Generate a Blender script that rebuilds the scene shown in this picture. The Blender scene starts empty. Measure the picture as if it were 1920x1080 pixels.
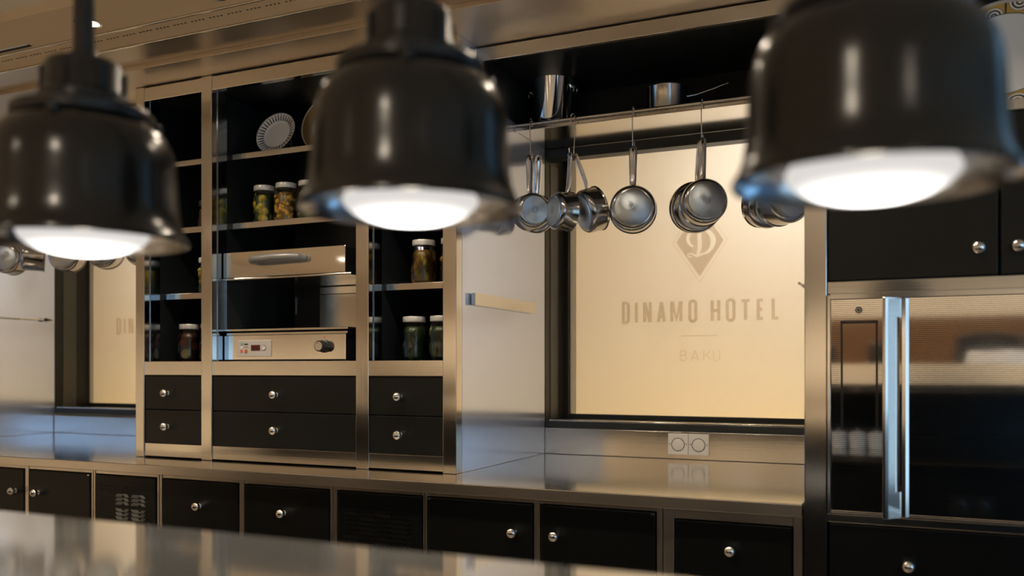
import bpy, bmesh, math, random
from mathutils import Vector, Matrix
from mathutils.geometry import delaunay_2d_cdt
random.seed(7)
S = bpy.context.scene
COL = S.collection
PI = math.pi

# ------------------------------------------------------------------ camera, world, lights, exposure
cam_d = bpy.data.cameras.new('camera'); cam = bpy.data.objects.new('camera', cam_d); COL.objects.link(cam)
cam.location = (0, 0, 1.27)
cam.rotation_euler = (PI/2, 0, math.radians(24.15))
cam_d.sensor_fit = 'HORIZONTAL'; cam_d.sensor_width = 36; cam_d.lens = 30.9375; cam_d.shift_y = 0.078125
cam_d.clip_start = 0.05
cam_d.dof.use_dof = True; cam_d.dof.focus_distance = 2.95; cam_d.dof.aperture_fstop = 1.9
S.camera = cam
w = bpy.data.worlds.new('world'); S.world = w; w.use_nodes = True
w.node_tree.nodes['Background'].inputs[0].default_value = (0.55, 0.72, 1.0, 1)
w.node_tree.nodes['Background'].inputs[1].default_value = 0.6
S.view_settings.view_transform = 'Standard'; S.view_settings.look = 'None'
S.view_settings.gamma = 1.0; S.view_settings.use_curve_mapping = False
S.view_settings.exposure = 0.35
S.cycles.max_bounces = 8; S.cycles.diffuse_bounces = 5; S.cycles.glossy_bounces = 5
S.cycles.transmission_bounces = 4; S.cycles.transparent_max_bounces = 10
S.cycles.sample_clamp_indirect = 6.0
S.cycles.caustics_refractive = False

WARM = (1.0, 0.85, 0.66)
def area(name, loc, rot, sx, sy, power, col, shape='RECTANGLE', spread=PI):
    l = bpy.data.lights.new(name, 'AREA'); l.shape = shape; l.size = sx; l.size_y = sy
    l.energy = power; l.color = col; l.spread = spread
    o = bpy.data.objects.new(name, l); COL.objects.link(o); o.location = loc; o.rotation_euler = rot
    return o
# passage behind the frosted windows: warm strip low down, whiter ceiling light above
for cx, k in ((-0.55, 1.0), (-3.55, 0.95)):
    area('passage_ceiling_light', (cx + 0.25, 4.15, 2.40), (0, 0, 0), 0.9, 0.35, 20*k, (1.0, 0.95, 0.88))
    area('passage_floor_light', (cx + 0.15, 4.10, 0.30), (PI, 0, 0), 1.5, 0.30, 20*k, (1.0, 0.62, 0.15))
# (daylight comes from the glowing panes of the tall windows in wall_right, built with the shell)

# ------------------------------------------------------------------ materials
MATS = {}
def nt(m):
    return m.node_tree.nodes, m.node_tree.links
def principled(name, col, rough=0.5, metal=0.0, spec=0.5, **kw):
    m = bpy.data.materials.new(name); m.use_nodes = True
    b = m.node_tree.nodes['Principled BSDF']
    b.inputs['Base Color'].default_value = (*col, 1); b.inputs['Roughness'].default_value = rough
    b.inputs['Metallic'].default_value = metal; b.inputs['Specular IOR Level'].default_value = spec
    for k, v in kw.items(): b.inputs[k.replace('_', ' ')].default_value = v
    MATS[name] = m
    return m
def brushed(name, col, rough, scale, bump=0.04, metal=1.0, smudge=0.03):
    m = principled(name, col, rough, metal)
    N, L = nt(m); b = N['Principled BSDF']
    tc = N.new('ShaderNodeTexCoord'); mp = N.new('ShaderNodeMapping'); mp.inputs['Scale'].default_value = scale
    L.new(tc.outputs['Object'], mp.inputs['Vector'])
    n1 = N.new('ShaderNodeTexNoise'); n1.inputs['Scale'].default_value = 1.0; n1.inputs['Detail'].default_value = 3
    L.new(mp.outputs['Vector'], n1.inputs['Vector'])
    bp = N.new('ShaderNodeBump'); bp.inputs['Strength'].default_value = bump; bp.inputs['Distance'].default_value = 0.002
    L.new(n1.outputs['Fac'], bp.inputs['Height']); L.new(bp.outputs['Normal'], b.inputs['Normal'])
    n2 = N.new('ShaderNodeTexNoise'); n2.inputs['Scale'].default_value = 3.0; n2.inputs['Detail'].default_value = 1
    L.new(tc.outputs['Object'], n2.inputs['Vector'])
    mr = N.new('ShaderNodeMapRange'); mr.inputs['From Min'].default_value = 0.2; mr.inputs['From Max'].default_value = 0.8
    mr.inputs['To Min'].default_value = max(0.02, rough - smudge); mr.inputs['To Max'].default_value = rough + smudge
    L.new(n2.outputs['Fac'], mr.inputs['Value']); L.new(mr.outputs['Result'], b.inputs['Roughness'])
    return m
STEEL = (0.69, 0.66, 0.62)
brushed('steel_v', STEEL, 0.13, (260, 260, 3), 0.03)
brushed('steel_h', STEEL, 0.14, (3, 260, 260), 0.03)
brushed('steel_base', (0.68, 0.63, 0.57), 0.30, (90, 260, 90), 0.03)
brushed('steel_top', (0.70, 0.67, 0.62), 0.13, (4, 160, 160), 0.02, smudge=0.02)
brushed('steel_pass', (0.72, 0.69, 0.64), 0.075, (4, 120, 120), 0.015, metal=0.94, smudge=0.025)
brushed('steel_panel', (0.68, 0.77, 1.0), 0.15, (200, 200, 3), 0.01, metal=0.80, smudge=0.02)  # bluish daylight cast put into the steel colour, offsetting the cream reflection
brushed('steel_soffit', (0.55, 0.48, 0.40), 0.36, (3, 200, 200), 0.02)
brushed('steel_pan', (0.42, 0.41, 0.40), 0.16, (90, 90, 90), 0.01)
principled('flange_dark', (0.30, 0.36, 0.42), 0.12, 1.0)
principled('chrome', (0.86, 0.84, 0.81), 0.04, 1.0)
principled('chrome_soft', (0.72, 0.70, 0.67), 0.14, 1.0)
principled('black_lacquer', (0.0055, 0.006, 0.0058), 0.34, 0.0, 0.28)
principled('black_liner', (0.008, 0.010, 0.011), 0.42, 0.0, 0.3)
principled('black_frame', (0.010, 0.012, 0.012), 0.40, 0.0, 0.4)
principled('black_plastic', (0.012, 0.012, 0.012), 0.3)
principled('frame_channel', (0.10, 0.10, 0.095), 0.42, 0.6)
principled('lamp_enamel', (0.004, 0.004, 0.004), 0.20, 0.0, 0.5)
principled('lamp_collar', (0.005, 0.005, 0.006), 0.30, 0.0, 0.5)
principled('lamp_inside', (0.55, 0.56, 0.58), 0.20, 1.0)
principled('grey_plastic', (0.20, 0.20, 0.20), 0.38)
principled('panel_grey', (0.42, 0.38, 0.35), 0.5)
principled('handle_grey', (0.17, 0.165, 0.16), 0.36, 0.3)
principled('display_red', (0.05, 0.006, 0.005), 0.2)
principled('button_green', (0.16, 0.36, 0.26), 0.4)
principled('button_white', (0.6, 0.58, 0.55), 0.4)
principled('button_red', (0.55, 0.10, 0.05), 0.4)
principled('button_orange', (0.35, 0.12, 0.03), 0.4)
principled('print_dark', (0.02, 0.02, 0.02), 0.5)
principled('porcelain', (0.78, 0.78, 0.77), 0.16)
principled('lid_white', (0.55, 0.54, 0.52), 0.3, 0.2)
principled('lid_dark', (0.05, 0.045, 0.04), 0.3, 0.4)
principled('socket_white', (0.60, 0.57, 0.52), 0.4)
principled('plaster', (0.58, 0.44, 0.28), 0.75)
principled('plaster_light', (0.66, 0.58, 0.46), 0.8)
principled('wall_cream', (0.72, 0.62, 0.47), 0.8)
principled('wall_day_tint', (0.30, 0.46, 0.62), 0.8)  # daylight blue put into the wall colour, for reflections in the oven handle
principled('wall_white', (0.75, 0.72, 0.66), 0.8)
principled('passage_cream', (0.80, 0.74, 0.62), 0.85)
principled('wood_dark', (0.03, 0.018, 0.01), 0.45)
principled('wood_brown', (0.16, 0.08, 0.035), 0.5)
principled('linen', (0.75, 0.74, 0.72), 0.85)
principled('leather_black', (0.02, 0.02, 0.02), 0.45)
principled('stand_clear', (0.10, 0.12, 0.14), 0.15)
principled('vent_slash', (0.55, 0.57, 0.55), 0.35, 0.6)
principled('hole_dark', (0.01, 0.008, 0.006), 0.8)

def floor_mat():
    m = principled('floor_tiles', (0.20, 0.16, 0.12), 0.35)
    N, L = nt(m); b = N['Principled BSDF']
    tc = N.new('ShaderNodeTexCoord'); n = N.new('ShaderNodeTexNoise'); n.inputs['Scale'].default_value = 3
    L.new(tc.outputs['Object'], n.inputs['Vector'])
    r = N.new('ShaderNodeValToRGB'); r.color_ramp.elements[0].color = (0.15, 0.12, 0.09, 1); r.color_ramp.elements[1].color = (0.24, 0.19, 0.14, 1)
    L.new(n.outputs['Fac'], r.inputs['Fac']); L.new(r.outputs['Color'], b.inputs['Base Color'])
floor_mat()
def wood_mat(nm, c0, c1):
    m = MATS[nm]; N, L = nt(m); b = N['Principled BSDF']
    tc = N.new('ShaderNodeTexCoord'); mp = N.new('ShaderNodeMapping'); mp.inputs['Scale'].default_value = (2, 2, 30)
    n = N.new('ShaderNodeTexNoise'); n.inputs['Scale'].default_value = 1.5; n.inputs['Detail'].default_value = 5
    r = N.new('ShaderNodeValToRGB'); r.color_ramp.elements[0].color = (*c0, 1); r.color_ramp.elements[1].color = (*c1, 1)
    L.new(tc.outputs['Object'], mp.inputs['Vector']); L.new(mp.outputs['Vector'], n.inputs['Vector'])
    L.new(n.outputs['Fac'], r.inputs['Fac']); L.new(r.outputs['Color'], b.inputs['Base Color'])
wood_mat('wood_dark', (0.018, 0.011, 0.007), (0.04, 0.024, 0.013)); wood_mat('wood_brown', (0.10, 0.05, 0.02), (0.22, 0.115, 0.05))

def emit(name, col, s):
    m = bpy.data.materials.new(name); m.use_nodes = True; N, L = nt(m)
    N.remove(N['Principled BSDF']); e = N.new('ShaderNodeEmission')
    e.inputs[0].default_value = (*col, 1); e.inputs[1].default_value = s
    L.new(e.outputs[0], N['Material Output'].inputs[0]); MATS[name] = m
def bulb_mat():                 # reflector bulb: hot filament zone on the axis, dimmer towards the edge
    emit('bulb_glow', (1.0, 0.95, 0.90), 1.0); N, L = nt(MATS['bulb_glow']); e = N['Emission']
    tc = N.new('ShaderNodeTexCoord'); sp = N.new('ShaderNodeSeparateXYZ'); L.new(tc.outputs['Object'], sp.inputs[0])
    cb = N.new('ShaderNodeCombineXYZ'); L.new(sp.outputs['X'], cb.inputs[0]); L.new(sp.outputs['Y'], cb.inputs[1])
    ln = N.new('ShaderNodeVectorMath'); ln.operation = 'LENGTH'; L.new(cb.outputs[0], ln.inputs[0])
    r = N.new('ShaderNodeMapRange'); r.interpolation_type = 'SMOOTHSTEP'
    r.inputs['From Min'].default_value = 0.010; r.inputs['From Max'].default_value = 0.078
    r.inputs['To Min'].default_value = 6.0; r.inputs['To Max'].default_value = 0.58
    L.new(ln.outputs['Value'], r.inputs['Value']); L.new(r.outputs['Result'], e.inputs[1])
bulb_mat()
emit('downlight_glow', (1.0, 0.86, 0.72), 9.0)
emit('blue_glow_pane', (0.26, 0.58, 1.0), 1.6)  # glow of the added back wall window
emit('day_pane', (0.48, 0.74, 1.0), 1.5)

def translucent(name, col, gloss=0.05, rough=0.3, diff=0.25):
    m = bpy.data.materials.new(name); m.use_nodes = True; N, L = nt(m)
    N.remove(N['Principled BSDF'])
    t = N.new('ShaderNodeBsdfTranslucent'); t.inputs[0].default_value = (*col, 1)
    d = N.new('ShaderNodeBsdfDiffuse'); d.inputs[0].default_value = (*col, 1)
    g = N.new('ShaderNodeBsdfGlossy'); g.inputs['Roughness'].default_value = rough
    a = N.new('ShaderNodeMixShader'); a.inputs[0].default_value = diff
    b = N.new('ShaderNodeMixShader'); f = N.new('ShaderNodeFresnel'); f.inputs[0].default_value = 1.45
    L.new(t.outputs[0], a.inputs[1]); L.new(d.outputs[0], a.inputs[2])
    L.new(f.outputs[0], b.inputs[0]); L.new(a.outputs[0], b.inputs[1]); L.new(g.outputs[0], b.inputs[2])
    L.new((b if gloss else a).outputs[0], N['Material Output'].inputs[0]); MATS[name] = m
translucent('frosted', (0.86, 0.84, 0.80), rough=0.28, diff=0.12)
translucent('frosted_edge', (0.95, 0.95, 0.95), rough=0.28, diff=0.05)
translucent('film_print', (0.77, 0.70, 0.63), gloss=0, diff=0.0)
translucent('film_thin', (0.80, 0.73, 0.66), gloss=0, diff=0.0)
translucent('film_clear', (1.0, 1.0, 1.0), gloss=0, diff=0.0)

def thin_glass(name, tint=(1, 1, 1)):
    m = bpy.data.materials.new(name); m.use_nodes = True; N, L = nt(m)
    N.remove(N['Principled BSDF'])
    t = N.new('ShaderNodeBsdfTransparent'); t.inputs[0].default_value = (*tint, 1)
    g = N.new('ShaderNodeBsdfGlossy'); g.inputs['Roughness'].default_value = 0.03
    f = N.new('ShaderNodeFresnel'); f.inputs[0].default_value = 1.5
    mx = N.new('ShaderNodeMixShader'); L.new(f.outputs[0], mx.inputs[0])
    L.new(t.outputs[0], mx.inputs[1]); L.new(g.outputs[0], mx.inputs[2])
    L.new(mx.outputs[0], N['Material Output'].inputs[0]); MATS[name] = m
thin_glass('jar_glass', (0.93, 0.96, 0.92))

def oven_glass():
    m = principled('oven_glass', (0.006, 0.007, 0.008), 0.05, 0.0, 0.5); N, L = nt(m); b = N['Principled BSDF']
    tc = N.new('ShaderNodeTexCoord'); sx = N.new('ShaderNodeSeparateXYZ'); L.new(tc.outputs['Object'], sx.inputs[0])
    mu = N.new('ShaderNodeMath'); mu.operation = 'MULTIPLY'; mu.inputs[1].default_value = 1/0.0048
    fr = N.new('ShaderNodeMath'); fr.operation = 'FRACT'; gt = N.new('ShaderNodeMath'); gt.operation = 'GREATER_THAN'; gt.inputs[1].default_value = 0.42
    L.new(sx.outputs['Z'], mu.inputs[0]); L.new(mu.outputs[0], fr.inputs[0]); L.new(fr.outputs[0], gt.inputs[0])
    L.new(gt.outputs[0], b.inputs['Metallic'])
    mx = N.new('ShaderNodeMix'); mx.data_type = 'RGBA'
    mx.inputs['A'].default_value = (0.006, 0.007, 0.008, 1); mx.inputs['B'].default_value = (0.82, 0.79, 0.76, 1)
    L.new(gt.outputs[0], mx.inputs['Factor']); L.new(mx.outputs['Result'], b.inputs['Base Color'])
oven_glass()
principled('oven_screen', (0.50, 0.47, 0.44), 0.05, 1.0)

def polar(N, L):
    tc = N.new('ShaderNodeTexCoord'); sp = N.new('ShaderNodeSeparateXYZ'); L.new(tc.outputs['Object'], sp.inputs[0])
    at = N.new('ShaderNodeMath'); at.operation = 'ARCTAN2'; L.new(sp.outputs['Z'], at.inputs[0]); L.new(sp.outputs['X'], at.inputs[1])
    x2 = N.new('ShaderNodeMath'); x2.operation = 'MULTIPLY'; L.new(sp.outputs['X'], x2.inputs[0]); L.new(sp.outputs['X'], x2.inputs[1])
    z2 = N.new('ShaderNodeMath'); z2.operation = 'MULTIPLY_ADD'; L.new(sp.outputs['Z'], z2.inputs[0]); L.new(sp.outputs['Z'], z2.inputs[1]); L.new(x2.outputs[0], z2.inputs[2])
    r = N.new('ShaderNodeMath'); r.operation = 'SQRT'; L.new(z2.outputs[0], r.inputs[0])
    return at.outputs[0], r.outputs[0]
def M(N, L, op, a, b=None, c=None):
    n = N.new('ShaderNodeMath'); n.operation = op
    for i, v in enumerate((a, b, c)):
        if v is None: continue
        if isinstance(v, (int, float)): n.inputs[i].default_value = v
        else: L.new(v, n.inputs[i])
    return n.outputs[0]
def mixc(N, L, fac, a, b):
    n = N.new('ShaderNodeMix'); n.data_type = 'RGBA'
    for key, v in (('Factor', fac), ('A', a), ('B', b)):
        if isinstance(v, tuple): n.inputs[key].default_value = v
        elif isinstance(v, (int, float)): n.inputs[key].default_value = v
        else: L.new(v, n.inputs[key])
    return n.outputs['Result']
def ray_rim_mat(name, R):       # white plate, dark wedge strokes round the rim
    m = principled(name, (0.7, 0.7, 0.7), 0.2); N, L = nt(m); b = N['Principled BSDF']
    a, r = polar(N, L)
    t = M(N, L, 'FRACT', M(N, L, 'MULTIPLY', a, 36/(2*PI)))
    rn = M(N, L, 'DIVIDE', M(N, L, 'SUBTRACT', r, 0.66*R), 0.34*R)
    tri = M(N, L, 'ABSOLUTE', M(N, L, 'SUBTRACT', t, 0.5))
    stroke = M(N, L, 'LESS_THAN', tri, M(N, L, 'MULTIPLY_ADD', rn, -0.22, 0.27))
    inrim = M(N, L, 'MULTIPLY', M(N, L, 'GREATER_THAN', rn, 0.02), M(N, L, 'LESS_THAN', rn, 0.86))
    edge = M(N, L, 'GREATER_THAN', rn, 0.93)
    f = M(N, L, 'MAXIMUM', M(N, L, 'MULTIPLY', stroke, inrim), edge)
    L.new(mixc(N, L, f, (0.72, 0.70, 0.69, 1), (0.015, 0.015, 0.017, 1)), b.inputs['Base Color'])
def gold_rim_mat(name, R):
    m = principled(name, (0.7, 0.7, 0.7), 0.22); N, L = nt(m); b = N['Principled BSDF']
    a, r = polar(N, L)
    rim = M(N, L, 'GREATER_THAN', r, 0.66*R); edge = M(N, L, 'GREATER_THAN', r, 0.97*R)
    c = mixc(N, L, rim, (0.62, 0.66, 0.64, 1), (0.30, 0.185, 0.07, 1))
    L.new(mixc(N, L, edge, c, (0.75, 0.66, 0.48, 1)), b.inputs['Base Color'])
def deco_rim_mat(name, R):      # arcs and discs in gold, black and white round the rim
    m = principled(name, (0.7, 0.7, 0.7), 0.15); N, L = nt(m); b = N['Principled BSDF']
    a, r = polar(N, L)
    k = M(N, L, 'MULTIPLY', a, 14/(2*PI)); cell = M(N, L, 'FLOOR', k)
    u = M(N, L, 'SUBTRACT', M(N, L, 'FRACT', k), 0.5)
    v = M(N, L, 'DIVIDE', M(N, L, 'SUBTRACT', r, 0.76*R), 0.24*R)
    par = M(N, L, 'FRACT', M(N, L, 'MULTIPLY', cell, 0.5))          # 0 or .5
    dv = M(N, L, 'SUBTRACT', v, M(N, L, 'MULTIPLY', par, 1.6))
    d = M(N, L, 'SQRT', M(N, L, 'ADD', M(N, L, 'MULTIPLY', M(N, L, 'MULTIPLY', u, u), 2.4), M(N, L, 'MULTIPLY', dv, dv)))
    ring = M(N, L, 'FRACT', M(N, L, 'MULTIPLY', d, 4.2))
    r1 = M(N, L, 'GREATER_THAN', ring, 0.45)
    c1 = mixc(N, L, r1, (0.75, 0.74, 0.70, 1), (0.015, 0.015, 0.02, 1))
    gold = M(N, L, 'GREATER_THAN', d, 0.62)
    c2 = mixc(N, L, gold, c1, (0.44, 0.30, 0.07, 1))
    line = M(N, L, 'GREATER_THAN', M(N, L, 'ABSOLUTE', u), 0.46)
    c3 = mixc(N, L, line, c2, (0.015, 0.015, 0.02, 1))
    inr = M(N, L, 'GREATER_THAN', r, 0.76*R); ln = M(N, L, 'LESS_THAN', M(N, L, 'ABSOLUTE', M(N, L, 'SUBTRACT', r, 0.765*R)), 0.008*R)
    c4 = mixc(N, L, inr, (0.62, 0.66, 0.70, 1), c3)
    c5 = mixc(N, L, ln, c4, (0.015, 0.015, 0.02, 1))
    ed = M(N, L, 'GREATER_THAN', r, 0.95*R)
    c6 = mixc(N, L, ed, c5, (0.45, 0.42, 0.40, 1))
    L.new(c6, b.inputs['Base Color'])

def pan_base_mat():             # turned disc with fine concentric grooves
    m = principled('pan_base', (0.48, 0.53, 0.58), 0.22, 1.0); N, L = nt(m); b = N['Principled BSDF']
    a, r = polar(N, L)
    s = M(N, L, 'SINE', M(N, L, 'MULTIPLY', r, 2600.0))
    bp = N.new('ShaderNodeBump'); bp.inputs['Strength'].default_value = 0.06; bp.inputs['Distance'].default_value = 0.0006
    L.new(s, bp.inputs['Height']); L.new(bp.outputs['Normal'], b.inputs['Normal'])
    tg = N.new('ShaderNodeTangent'); tg.direction_type = 'RADIAL'; tg.axis = 'Y'; L.new(tg.outputs[0], b.inputs['Tangent'])
    b.inputs['Anisotropic'].default_value = 0.8; b.inputs['Roughness'].default_value = 0.34
    mark = M(N, L, 'MULTIPLY', M(N, L, 'LESS_THAN', M(N, L, 'ABSOLUTE', M(N, L, 'SUBTRACT', r, 0.0125)), 0.0012),
             M(N, L, 'GREATER_THAN', M(N, L, 'FRACT', M(N, L, 'MULTIPLY', a, 20/(2*PI))), 0.35))
    ring = M(N, L, 'LESS_THAN', M(N, L, 'ABSOLUTE', M(N, L, 'SUBTRACT', r, 0.0065)), 0.0010)
    f = M(N, L, 'MAXIMUM', mark, ring)
    L.new(mixc(N, L, f, (0.48, 0.53, 0.58, 1), (0.10, 0.10, 0.10, 1)), b.inputs['Base Color'])
pan_base_mat()
def food(name, c1, c2):
    m = principled(name, c1, 0.35); N, L = nt(m); b = N['Principled BSDF']
    tc = N.new('ShaderNodeTexCoord'); n = N.new('ShaderNodeTexNoise'); n.inputs['Scale'].default_value = 45; n.inputs['Detail'].default_value = 3
    L.new(tc.outputs['Object'], n.inputs['Vector']); r = N.new('ShaderNodeValToRGB')
    r.color_ramp.elements[0].position = 0.35; r.color_ramp.elements[1].position = 0.65
    r.color_ramp.elements[0].color = (*c1, 1); r.color_ramp.elements[1].color = (*c2, 1)
    L.new(n.outputs['Fac'], r.inputs['Fac']); L.new(r.outputs['Color'], b.inputs['Base Color'])
food('food_yellow', (0.34, 0.22, 0.015), (0.55, 0.40, 0.05))
food('food_olive', (0.13, 0.14, 0.015), (0.28, 0.26, 0.04))
food('food_orange', (0.40, 0.17, 0.012), (0.62, 0.34, 0.05))
food('food_green', (0.035, 0.065, 0.012), (0.10, 0.14, 0.03))
food('food_red', (0.10, 0.018, 0.012), (0.26, 0.06, 0.03))
food('food_lemon', (0.42, 0.34, 0.12), (0.60, 0.52, 0.25))
food('brine_yellow', (0.07, 0.06, 0.008), (0.14, 0.11, 0.012))
food('brine_orange', (0.09, 0.045, 0.006), (0.15, 0.08, 0.01))
food('brine_green', (0.012, 0.028, 0.010), (0.03, 0.055, 0.016))
food('brine_red', (0.03, 0.008, 0.006), (0.07, 0.02, 0.012))

# ------------------------------------------------------------------ mesh helpers
class MB:
    def __init__(s): s.v = []; s.f = []
    def add(s, vs, fs):
        o = len(s.v); s.v += [tuple(p) for p in vs]; s.f += [tuple(i + o for i in f) for f in fs]; return s
    def box(s, x0, x1, y0, y1, z0, z1):
        return s.add([(x0,y0,z0),(x1,y0,z0),(x1,y1,z0),(x0,y1,z0),(x0,y0,z1),(x1,y0,z1),(x1,y1,z1),(x0,y1,z1)],
                     [(3,2,1,0),(4,5,6,7),(0,1,5,4),(1,2,6,5),(2,3,7,6),(3,0,4,7)])
    def lathe(s, prof, n=32, axis='Z', c=(0,0,0)):
        vs, fs = [], []
        for r, h in prof:
            for i in range(n):
                a = 2*PI*i/n; p = (r*math.cos(a), r*math.sin(a))
                if axis == 'Z': q = (p[0], p[1], h)
                elif axis == 'Y': q = (p[0], h, p[1])
                else: q = (h, p[0], p[1])
                vs.append((q[0]+c[0], q[1]+c[1], q[2]+c[2]))
        for k in range(len(prof)-1):
            for i in range(n):
                j = (i+1) % n; q = (k*n+i, k*n+j, (k+1)*n+j, (k+1)*n+i)
                fs.append(q if axis != 'Y' else q[::-1])
        if prof[0][0] > 1e-6: fs.append(tuple(range(n))[::-1] if axis != 'Y' else tuple(range(n)))
        if prof[-1][0] > 1e-6:
            t = tuple((len(prof)-1)*n+i for i in range(n)); fs.append(t if axis != 'Y' else t[::-1])
        return s.add(vs, fs)
    def lathe_open(s, prof, n=32, axis='Z', c=(0,0,0)):
        k = len(s.f); s.lathe(prof, n, axis, c)
        s.f = s.f[:k + (len(prof)-1)*n]; return s
    def tube(s, pts, r, n=8, closed=False):
        pts = [Vector(p) for p in pts]; vs, fs = [], []
        rr = r if isinstance(r, (list, tuple)) else [r]*len(pts)
        up = None
        for i, p in enumerate(pts):
            a = pts[i-1] if (i > 0 or closed) else p; b = pts[(i+1) % len(pts)] if (i < len(pts)-1 or closed) else p
            t = (b - a).normalized()
            if up is None: up = Vector((0,0,1)) if abs(t.z) < 0.9 else Vector((1,0,0))
            sd = t.cross(up).normalized(); up = sd.cross(t).normalized()
            for k in range(n):
                q = 2*PI*k/n; vs.append(p + (sd*math.cos(q) + up*math.sin(q))*rr[i])
        m = len(pts)
        for i in range(m if closed else m-1):
            for k in range(n):
                l = (k+1) % n; i2 = (i+1) % m; fs.append((i*n+k, i*n+l, i2*n+l, i2*n+k))
        if not closed: fs.append(tuple(range(n))[::-1]); fs.append(tuple((m-1)*n+k for k in range(n)))
        return s.add(vs, fs)
    def prism(s, poly, y0, y1):          # polygon in xz, extruded along y
        n = len(poly)
        vs = [(x, y0, z) for x, z in poly] + [(x, y1, z) for x, z in poly]
        fs = [tuple(range(n)), tuple(range(2*n-1, n-1, -1))]
        fs += [(i, i+n, (i+1) % n + n, (i+1) % n) for i in range(n)]
        return s.add(vs, fs)
    def prism_z(s, poly, z0, z1):        # polygon in xy, extruded along z
        n = len(poly)
        vs = [(x, y, z0) for x, y in poly] + [(x, y, z1) for x, y in poly]
        fs = [tuple(range(n))[::-1], tuple(range(n, 2*n))]
        fs += [(i, (i+1) % n, (i+1) % n + n, i+n) for i in range(n)]
        return s.add(vs, fs)
    def mesh(s, name, bevel=0.0, seg=2, smooth=False):
        me = bpy.data.meshes.new(name); me.from_pydata(s.v, [], s.f); me.update()
        bm = bmesh.new(); bm.from_mesh(me)
        bmesh.ops.recalc_face_normals(bm, faces=bm.faces)
        if bevel > 0:
            es = [e for e in bm.edges if len(e.link_faces) == 2 and e.calc_face_angle(0) > 0.6]
            bmesh.ops.bevel(bm, geom=es, offset=bevel, segments=seg, affect='EDGES', profile=0.5, clamp_overlap=True)
        bm.to_mesh(me); bm.free()
        if smooth:
            for p in me.polygons: p.use_smooth = True
            me.set_sharp_from_angle(angle=math.radians(38))
        return me
def link(name, me, mat, parent=None, loc=None, rot=None):
    o = bpy.data.objects.new(name, me); COL.objects.link(o)
    if mat and not me.materials: me.materials.append(MATS[mat])
    if loc: o.location = loc
    if rot: o.rotation_euler = rot
    if parent:
        o.parent = parent
        if not parent.get('_local'):
            o.matrix_parent_inverse = world_inv(parent)
    return o
def world_inv(p):
    m = Matrix.Identity(4)
    while p:
        m = p.matrix_basis.to_4x4() if False else (Matrix.LocRotScale(p.location, p.rotation_euler, p.scale)) @ m
        if p.parent: m = p.matrix_parent_inverse @ m
        p = p.parent
    return m.inverted()
def build(name, mb, mat, parent=None, bevel=0.0, seg=2, smooth=False, loc=None, rot=None):
    return link(name, mb.mesh(name, bevel, seg, smooth), mat, parent, loc, rot)
def bx(name, x0, x1, y0, y1, z0, z1, mat, parent=None, bevel=0.0015):
    return build(name, MB().box(x0, x1, y0, y1, z0, z1), mat, parent, bevel)
def tag(o, label, cat=None, group=None, kind=None):
    o['label'] = label
    if cat: o['category'] = cat
    if group: o['group'] = group
    if kind: o['kind'] = kind
    return o
def thing(name, loc, label, cat, group=None, local=False, rz=0.0):
    o = bpy.data.objects.new(name, None); COL.objects.link(o); o.location = loc; o.rotation_euler = (0, 0, rz)
    o.empty_display_size = 0.05
    tag(o, label, cat, group)
    if local: o['_local'] = 1
    return o
def copy_tree(o, parent=None):
    c = o.copy(); COL.objects.link(c)
    if parent: c.parent = parent
    for ch in list(o.children): copy_tree(ch, c)
    return c
def struct(name, mb, mat, label, cat, bevel=0.0):
    o = build(name, mb, mat, None, bevel); return tag(o, label, cat, kind='structure')

# ------------------------------------------------------------------ main dimensions (metres)
YC, YP, YB, YN, YO = 2.43, 2.64, 3.46, 2.80, 2.40
ZT, ZS = 0.91, 2.408            # worktop height, soffit height

# ------------------------------------------------------------------ the room shell
struct('floor', MB().box(-7, 3.2, -5.2, 4.7, -0.05, 0), 'floor_tiles', 'brown stone floor of the kitchen and dining room', 'floor')
struct('ceiling', MB().box(-7, 3.2, -5.2, 1.985, 2.455, 2.50), 'plaster_light', 'pale cream ceiling over the dining side', 'ceiling')
ct = struct('trim_1', MB().box(-7, 3.2, 1.985, 2.188, 2.425, 2.50), 'plaster', 'brown ceiling border with round downlights in front of the cabinets', 'ceiling border')
t2 = struct('trim_2', MB().box(-7, 3.2, 2.192, 2.318, 2.428, 2.50), 'plaster', 'perforated brown ceiling strip along the cabinets', 'ceiling strip')
hl = MB()
x = -4.6
while x < -0.3:
    for k in range(4): hl.box(x + k*0.016, x + k*0.016 + 0.008, 2.243, 2.249, 2.4274, 2.4279)
    x += 0.078
h = build('vent_hole', hl, 'hole_dark', t2); h['kind'] = 'stuff'
tag(bx('trim_3', -7, 3.2, 2.186, 2.193, 2.418, 2.455, 'chrome_soft'), 'thin bright metal bead beside the brown ceiling border', 'metal bead', kind='structure')
tag(bx('trim_4', -7, 3.2, 2.316, 2.322, 2.420, 2.455, 'chrome_soft'), 'thin bright metal bead between perforated strip and steel band', 'metal bead', kind='structure')
tag(bx('trim_5', -7, 3.2, 2.322, 2.478, 2.427, 2.50, 'steel_soffit'), 'grey steel ceiling band above the kitchen front', 'steel band', kind='structure')
tag(bx('trim_6', -7, 3.2, 2.478, 3.52, ZS, 2.50, 'steel_soffit', bevel=0.002), 'brown reflecting steel soffit over the wall cabinets', 'soffit', kind='structure')
wb = MB()
wb.box(-7, 0.8, 3.50, 3.56, 0, 1.02).box(0.8, 3.1, 3.50, 3.56, 0, 0.52).box(3.1, 3.2, 3.50, 3.56, 0, 1.02).box(-7, 3.2, 3.50, 3.56, 2.233, 2.5)
for a, b in ((-7, -4.38), (-3.02, -1.421), (-0.2445, 0.8), (3.1, 3.2)): wb.box(a, b, 3.50, 3.56, 1.02, 2.232)
struct('wall_back', wb, 'wall_white', 'kitchen back wall behind cabinets and frosted windows', 'wall')
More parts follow.
